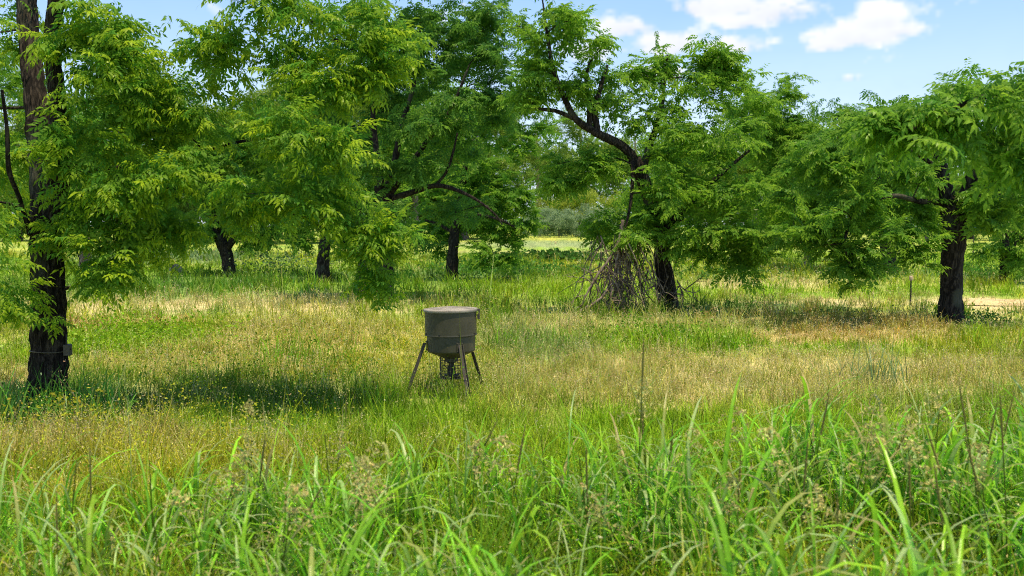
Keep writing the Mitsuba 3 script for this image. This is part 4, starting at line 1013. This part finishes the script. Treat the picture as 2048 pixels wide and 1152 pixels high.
def feeder():
    key = thing('game_feeder', 'olive drab barrel game feeder on three splayed legs standing in the meadow', 'game feeder')
    c = (FC, YF, 0)
    tilt = trimesh.transformations.rotation_matrix(math.radians(-0.9), [0, 1, 0], [FC, YF, 0.6])

    def put(parent, name, mesh, m, smooth=False, label=None):
        v, f = mesh
        v = trimesh.transform_points(v, tilt)
        return part(parent, name, (v, f), m, smooth, label=label)

    R1, R2 = 0.286, 0.267
    put(key, 'upper_barrel', lathe([(R1 - 0.004, 0.70), (R1 - 0.004, 0.70), (R1 + 0.002, 0.694), (R1 + 0.004, 0.70), (R1 + 0.002, 0.706), (R1, 0.712), (R1, 0.955), (R1 + 0.003, 0.962), (R1, 0.97), (R1 - 0.02, 0.97)], 96, c), 'm_paint', 40)
    put(key, 'lower_barrel', lathe([(R2, 0.72), (R2, 0.53), (R2 - 0.006, 0.517), (R2 - 0.018, 0.508), (0.075, 0.435), (0.075, 0.40), (0.06, 0.40)], 96, c), 'm_paint', 40)
    lid = put(key, 'lid', lathe([(R1 + 0.002, 0.958), (R1 + 0.013, 0.958), (R1 + 0.016, 0.965), (R1 + 0.016, 0.979), (R1 + 0.012, 0.985), (R1 - 0.01, 0.988), (0.20, 0.995), (0.10, 1.005), (0.055, 1.009), (0.05, 1.012), (0.0, 1.013)], 96, c), 'm_lid', 35)
    # seam bolts of the barrel
    for i in range(8):
        a = -math.pi / 2 + (i - 3.5) * 2 * math.pi / 8
        b = trimesh.creation.cylinder(0.0085, 0.014, sections=10)
        b.apply_transform(trimesh.transformations.rotation_matrix(math.pi / 2, [0, 1, 0]))
        b.apply_transform(trimesh.transformations.rotation_matrix(a, [0, 0, 1]))
        b.apply_translation((FC + math.cos(a) * (R1 + 0.005), YF + math.sin(a) * (R1 + 0.005), 0.718))
        put(key, 'bolt', (np.array(b.vertices), np.array(b.faces)), 'm_black')
    # legs: angle iron, bolted to sockets on the lower barrel
    for (x0, y0, x1, y1, a) in [(851, 684, 814, 792, math.pi + 0.15), (922.5, 682, 942, 795, -math.pi / 2 + 0.42), (941, 690, 968, 790, 0.75)]:
        p0 = np.array([FC + math.cos(a) * (R2 + 0.016), YF + math.sin(a) * (R2 + 0.016), 0.61])
        foot = np.array([at(x1, 790, YF)[0], YF + math.sin(a) * (R2 + 0.20), 0.0])
        if a < 0:
            p0[0], p0[1] = at(922.5, 682, YF)[0], YF - math.sqrt(R2 ** 2 - (at(922.5, 682, YF)[0] - FC) ** 2) - 0.018
        elif a < 2:
            p0[2] = 0.56
        t = np.array([-math.sin(a), math.cos(a), 0])
        o = np.array([math.cos(a), math.sin(a), 0])
        lg = part(key, 'leg', join([bar(p0, foot, 0.040, 0.005, t), bar(p0 + t * 0.0225 + o * 0.012, foot + t * 0.0225 + o * 0.012, 0.005, 0.036, t)]), 'm_leg')
        m = [box(0, 0, 0, 0.004, 0.075, 0.11)]
        v = m[0][0] @ np.array([[o[0], o[1], 0], [t[0], t[1], 0], [0, 0, 1]]) + [p0[0] - o[0] * 0.010, p0[1] - o[1] * 0.010, p0[2] - 0.03]
        part(lg, 'mounting_plate', (v, m[0][1]), 'm_paint')
        for dx in (-0.028, 0.028):
            for dz in (0.012, -0.072):
                b = trimesh.creation.icosphere(1, 0.0065)
                b.apply_translation(p0 - o * 0.007 + t * dx + [0, 0, dz])
                part(lg, 'bolt', (np.array(b.vertices), np.array(b.faces)), 'm_black')
    # lid latch at the left, hinge bracket at the right
    lx, rx = FC - R1 - 0.02, FC + R1 + 0.02
    part(key, 'latch', join([box(lx - 0.008, YF - 0.02, 0.972, 0.030, 0.03, 0.006), box(lx - 0.020, YF - 0.02, 0.948, 0.006, 0.022, 0.05), bar((lx - 0.018, YF - 0.02, 0.93), (lx - 0.008, YF - 0.02, 0.895), 0.006, 0.006)]), 'm_leg')
    part(key, 'hinge', join([box(rx + 0.002, YF - 0.02, 0.978, 0.030, 0.05, 0.012), box(rx + 0.006, YF - 0.02, 0.925, 0.014, 0.05, 0.105), box(rx - 0.008, YF - 0.02, 0.90, 0.014, 0.04, 0.05)]), 'm_leg')
    # spinner: funnel, motor box, plate
    sp = put(key, 'spinner', join([lathe([(0.055, 0.44), (0.05, 0.39), (0.03, 0.375), (0.028, 0.32), (0.0, 0.32)], 24, c), box(FC, YF, 0.29, 0.085, 0.085, 0.10), lathe([(0, 0.235), (0.075, 0.234), (0.085, 0.245), (0.085, 0.252), (0.0, 0.25)], 24, c)]), 'm_black', 30)
    p, q = resample([(FC - 0.06, YF - 0.05, 0.43), (FC - 0.075, YF - 0.07, 0.38), (FC - 0.055, YF - 0.06, 0.345), (FC - 0.03, YF - 0.04, 0.31)], [0.004] * 4, 0.01)
    part(sp, 'cable', tube(p, q, 6), 'm_black', True)
    # wire guard round the spinner
    wires, Rg = [], 0.124
    cc = np.array([FC, YF, 0])
    for i in range(20):
        a = i * 2 * math.pi / 20
        o = cc + [math.cos(a) * Rg, math.sin(a) * Rg, 0]
        wires.append(tube([o + [0, 0, 0.215], o + [0, 0, 0.455]], [0.0027, 0.0027], 4))
    ring = np.linspace(0, 2 * math.pi, 25)
    for z in np.linspace(0.215, 0.455, 9):
        wires.append(tube(cc + np.stack([np.cos(ring) * Rg, np.sin(ring) * Rg, 0 * ring + z], 1), np.full(25, 0.0026 if z > 0.22 else 0.004), 4))
    for k in np.linspace(-0.1, 0.1, 7):
        h = math.sqrt(Rg ** 2 - k * k)
        wires += [tube([cc + [k, -h, 0.213], cc + [k, h, 0.213]], [0.0025] * 2, 4), tube([cc + [-h, k, 0.211], cc + [h, k, 0.211]], [0.0025] * 2, 4)]
    part(key, 'wire_guard', join(wires), 'm_wire')


feeder()


# ------------------------------------------------------------------ trail camera on the near trunk
def trail_camera():
    key = thing('trail_camera', 'small grey-brown trail camera with an upright antenna strapped to the near trunk', 'trail camera')
    k = m_per_px(YA)
    cx, cz = at(138, 699, YA)[0], at(136.5, 699, YA)[2]
    b = trimesh.creation.box((0.062, 0.095, 0.115))
    import manifold3d as m3
    rounded = m3.Manifold.batch_hull([m3.Manifold.sphere(0.008, 16).translate((sx * 0.022, sy * 0.036, sz * 0.048)) for sx in (-1, 1) for sy in (-1, 1) for sz in (-1, 1)]).translate((cx, YA - 0.03, cz))
    mm = rounded.to_mesh()
    part(key, 'housing', (np.array(mm.vert_properties[:, :3]), np.array(mm.tri_verts)), 'm_cam', 40)
    ln = trimesh.creation.cylinder(0.012, 0.006, sections=20)
    ln.apply_transform(trimesh.transformations.rotation_matrix(math.pi / 2, [0, 1, 0]))
    ln.apply_translation((cx + 0.032, YA - 0.03, cz + 0.01))
    part(key, 'lens', (np.array(ln.vertices), np.array(ln.faces)), 'm_lens')
    part(key, 'antenna', tube([[cx - 0.012, YA - 0.03, cz + 0.05], [cx - 0.012, YA - 0.03, cz + 0.075], [cx - 0.012, YA - 0.03, cz + 0.155]], [0.010, 0.0085, 0.008], 10), 'm_black', True)
    tx = at(98, 705, YA)[0]
    ring = np.linspace(0, 2 * math.pi, 49)
    Rs = 65 * k / 2 + 0.012
    part(key, 'strap', tube(np.stack([tx + np.cos(ring) * Rs, YA + np.sin(ring) * Rs, cz - 0.01 + 0.006 * np.sin(ring * 2)], 1), np.full(49, 0.006), 6), 'm_wire', True)


trail_camera()


# ------------------------------------------------------------------ capped post, log, small things far off
def capped_post():
    Y = ground_y(610)
    x = at(1821, 600, Y)[0]
    key = thing('marker_post', 'thin dark post with a pale tan cap standing left of the right-hand trunk', 'post')
    top = at(1821, 561, Y)[2]
    part(key, 'post', tube([[x, Y, -0.1], [x + 0.004, Y, top * 0.5], [x, Y, top]], [0.021, 0.02, 0.019], 8, 0.1, 3), 'm_post', 40)
    part(key, 'cap', lathe([(0, top - 0.004), (0.036, top), (0.045, top + 0.02), (0.046, top + 0.075), (0.036, top + 0.10), (0.015, top + 0.112), (0, top + 0.114)], 16, (x, Y, 0)), 'm_tan', 40)


capped_post()


def log_piece():
    Y = ground_y(550)
    key = thing('broken_log', 'small tan weathered log jutting out of the grass behind the near tree', 'log')
    p, q = resample([at(341, 545, Y), at(347, 534, Y), at(358, 538, Y), at(366, 549, Y)], [0.09, 0.13, 0.12, 0.05], 0.05)
    part(key, 'trunk_section', tube(p, q, 12, 0.2, 5), 'm_pale', True)
    part(key, 'stub', tube(*resample([at(349, 540, Y), at(344, 548, Y), at(343, 556, Y)], [0.05, 0.04, 0.03], 0.05), 8, 0.15, 2), 'm_dead', True)


log_piece()


def blue_panel():
    Y = 62.0
    key = thing('blue_sign', 'small blue panel on a post seen through the leaves right of the right-hand trunk', 'sign')
    p = at(1948, 455, Y)
    part(key, 'panel', box(p[0], Y - 0.03, p[2], 0.30, 0.02, 0.42), 'm_blue')
    part(key, 'post', bar((p[0], Y, -0.1), (p[0], Y, p[2] + 0.25), 0.06, 0.035), 'm_post')


blue_panel()
for i, (px, w) in enumerate([(1055, 0.10), (1080, 0.14)]):
    Y = ground_y(533)
    r = np.random.default_rng(80 + i)
    P = at(px, 533, Y)
    n = 40
    b = ribbons(np.stack([P[0] + r.normal(0, w / 2, n), Y + r.normal(0, w / 2, n), 0 * np.arange(n)], 1), r.uniform(0.15, 0.36, n), np.full(n, 0.03), r.uniform(0, 6.28, n), r.uniform(1, 1.5, n), r.uniform(0, 1.2, n), 1.2, np.tile([0.10, 0.07, 0.045], (n, 1)), np.tile([0.16, 0.11, 0.07], (n, 1)), 3)
    k = new_key('dry_weed')
    scene[k] = ply(b[:2], 'm_dry', False, color=b[2])
    labels[k] = {'label': ['left of two dark dry weeds in front of the pond', 'right of two dark dry weeds in front of the pond'][i], 'category': 'weed'}
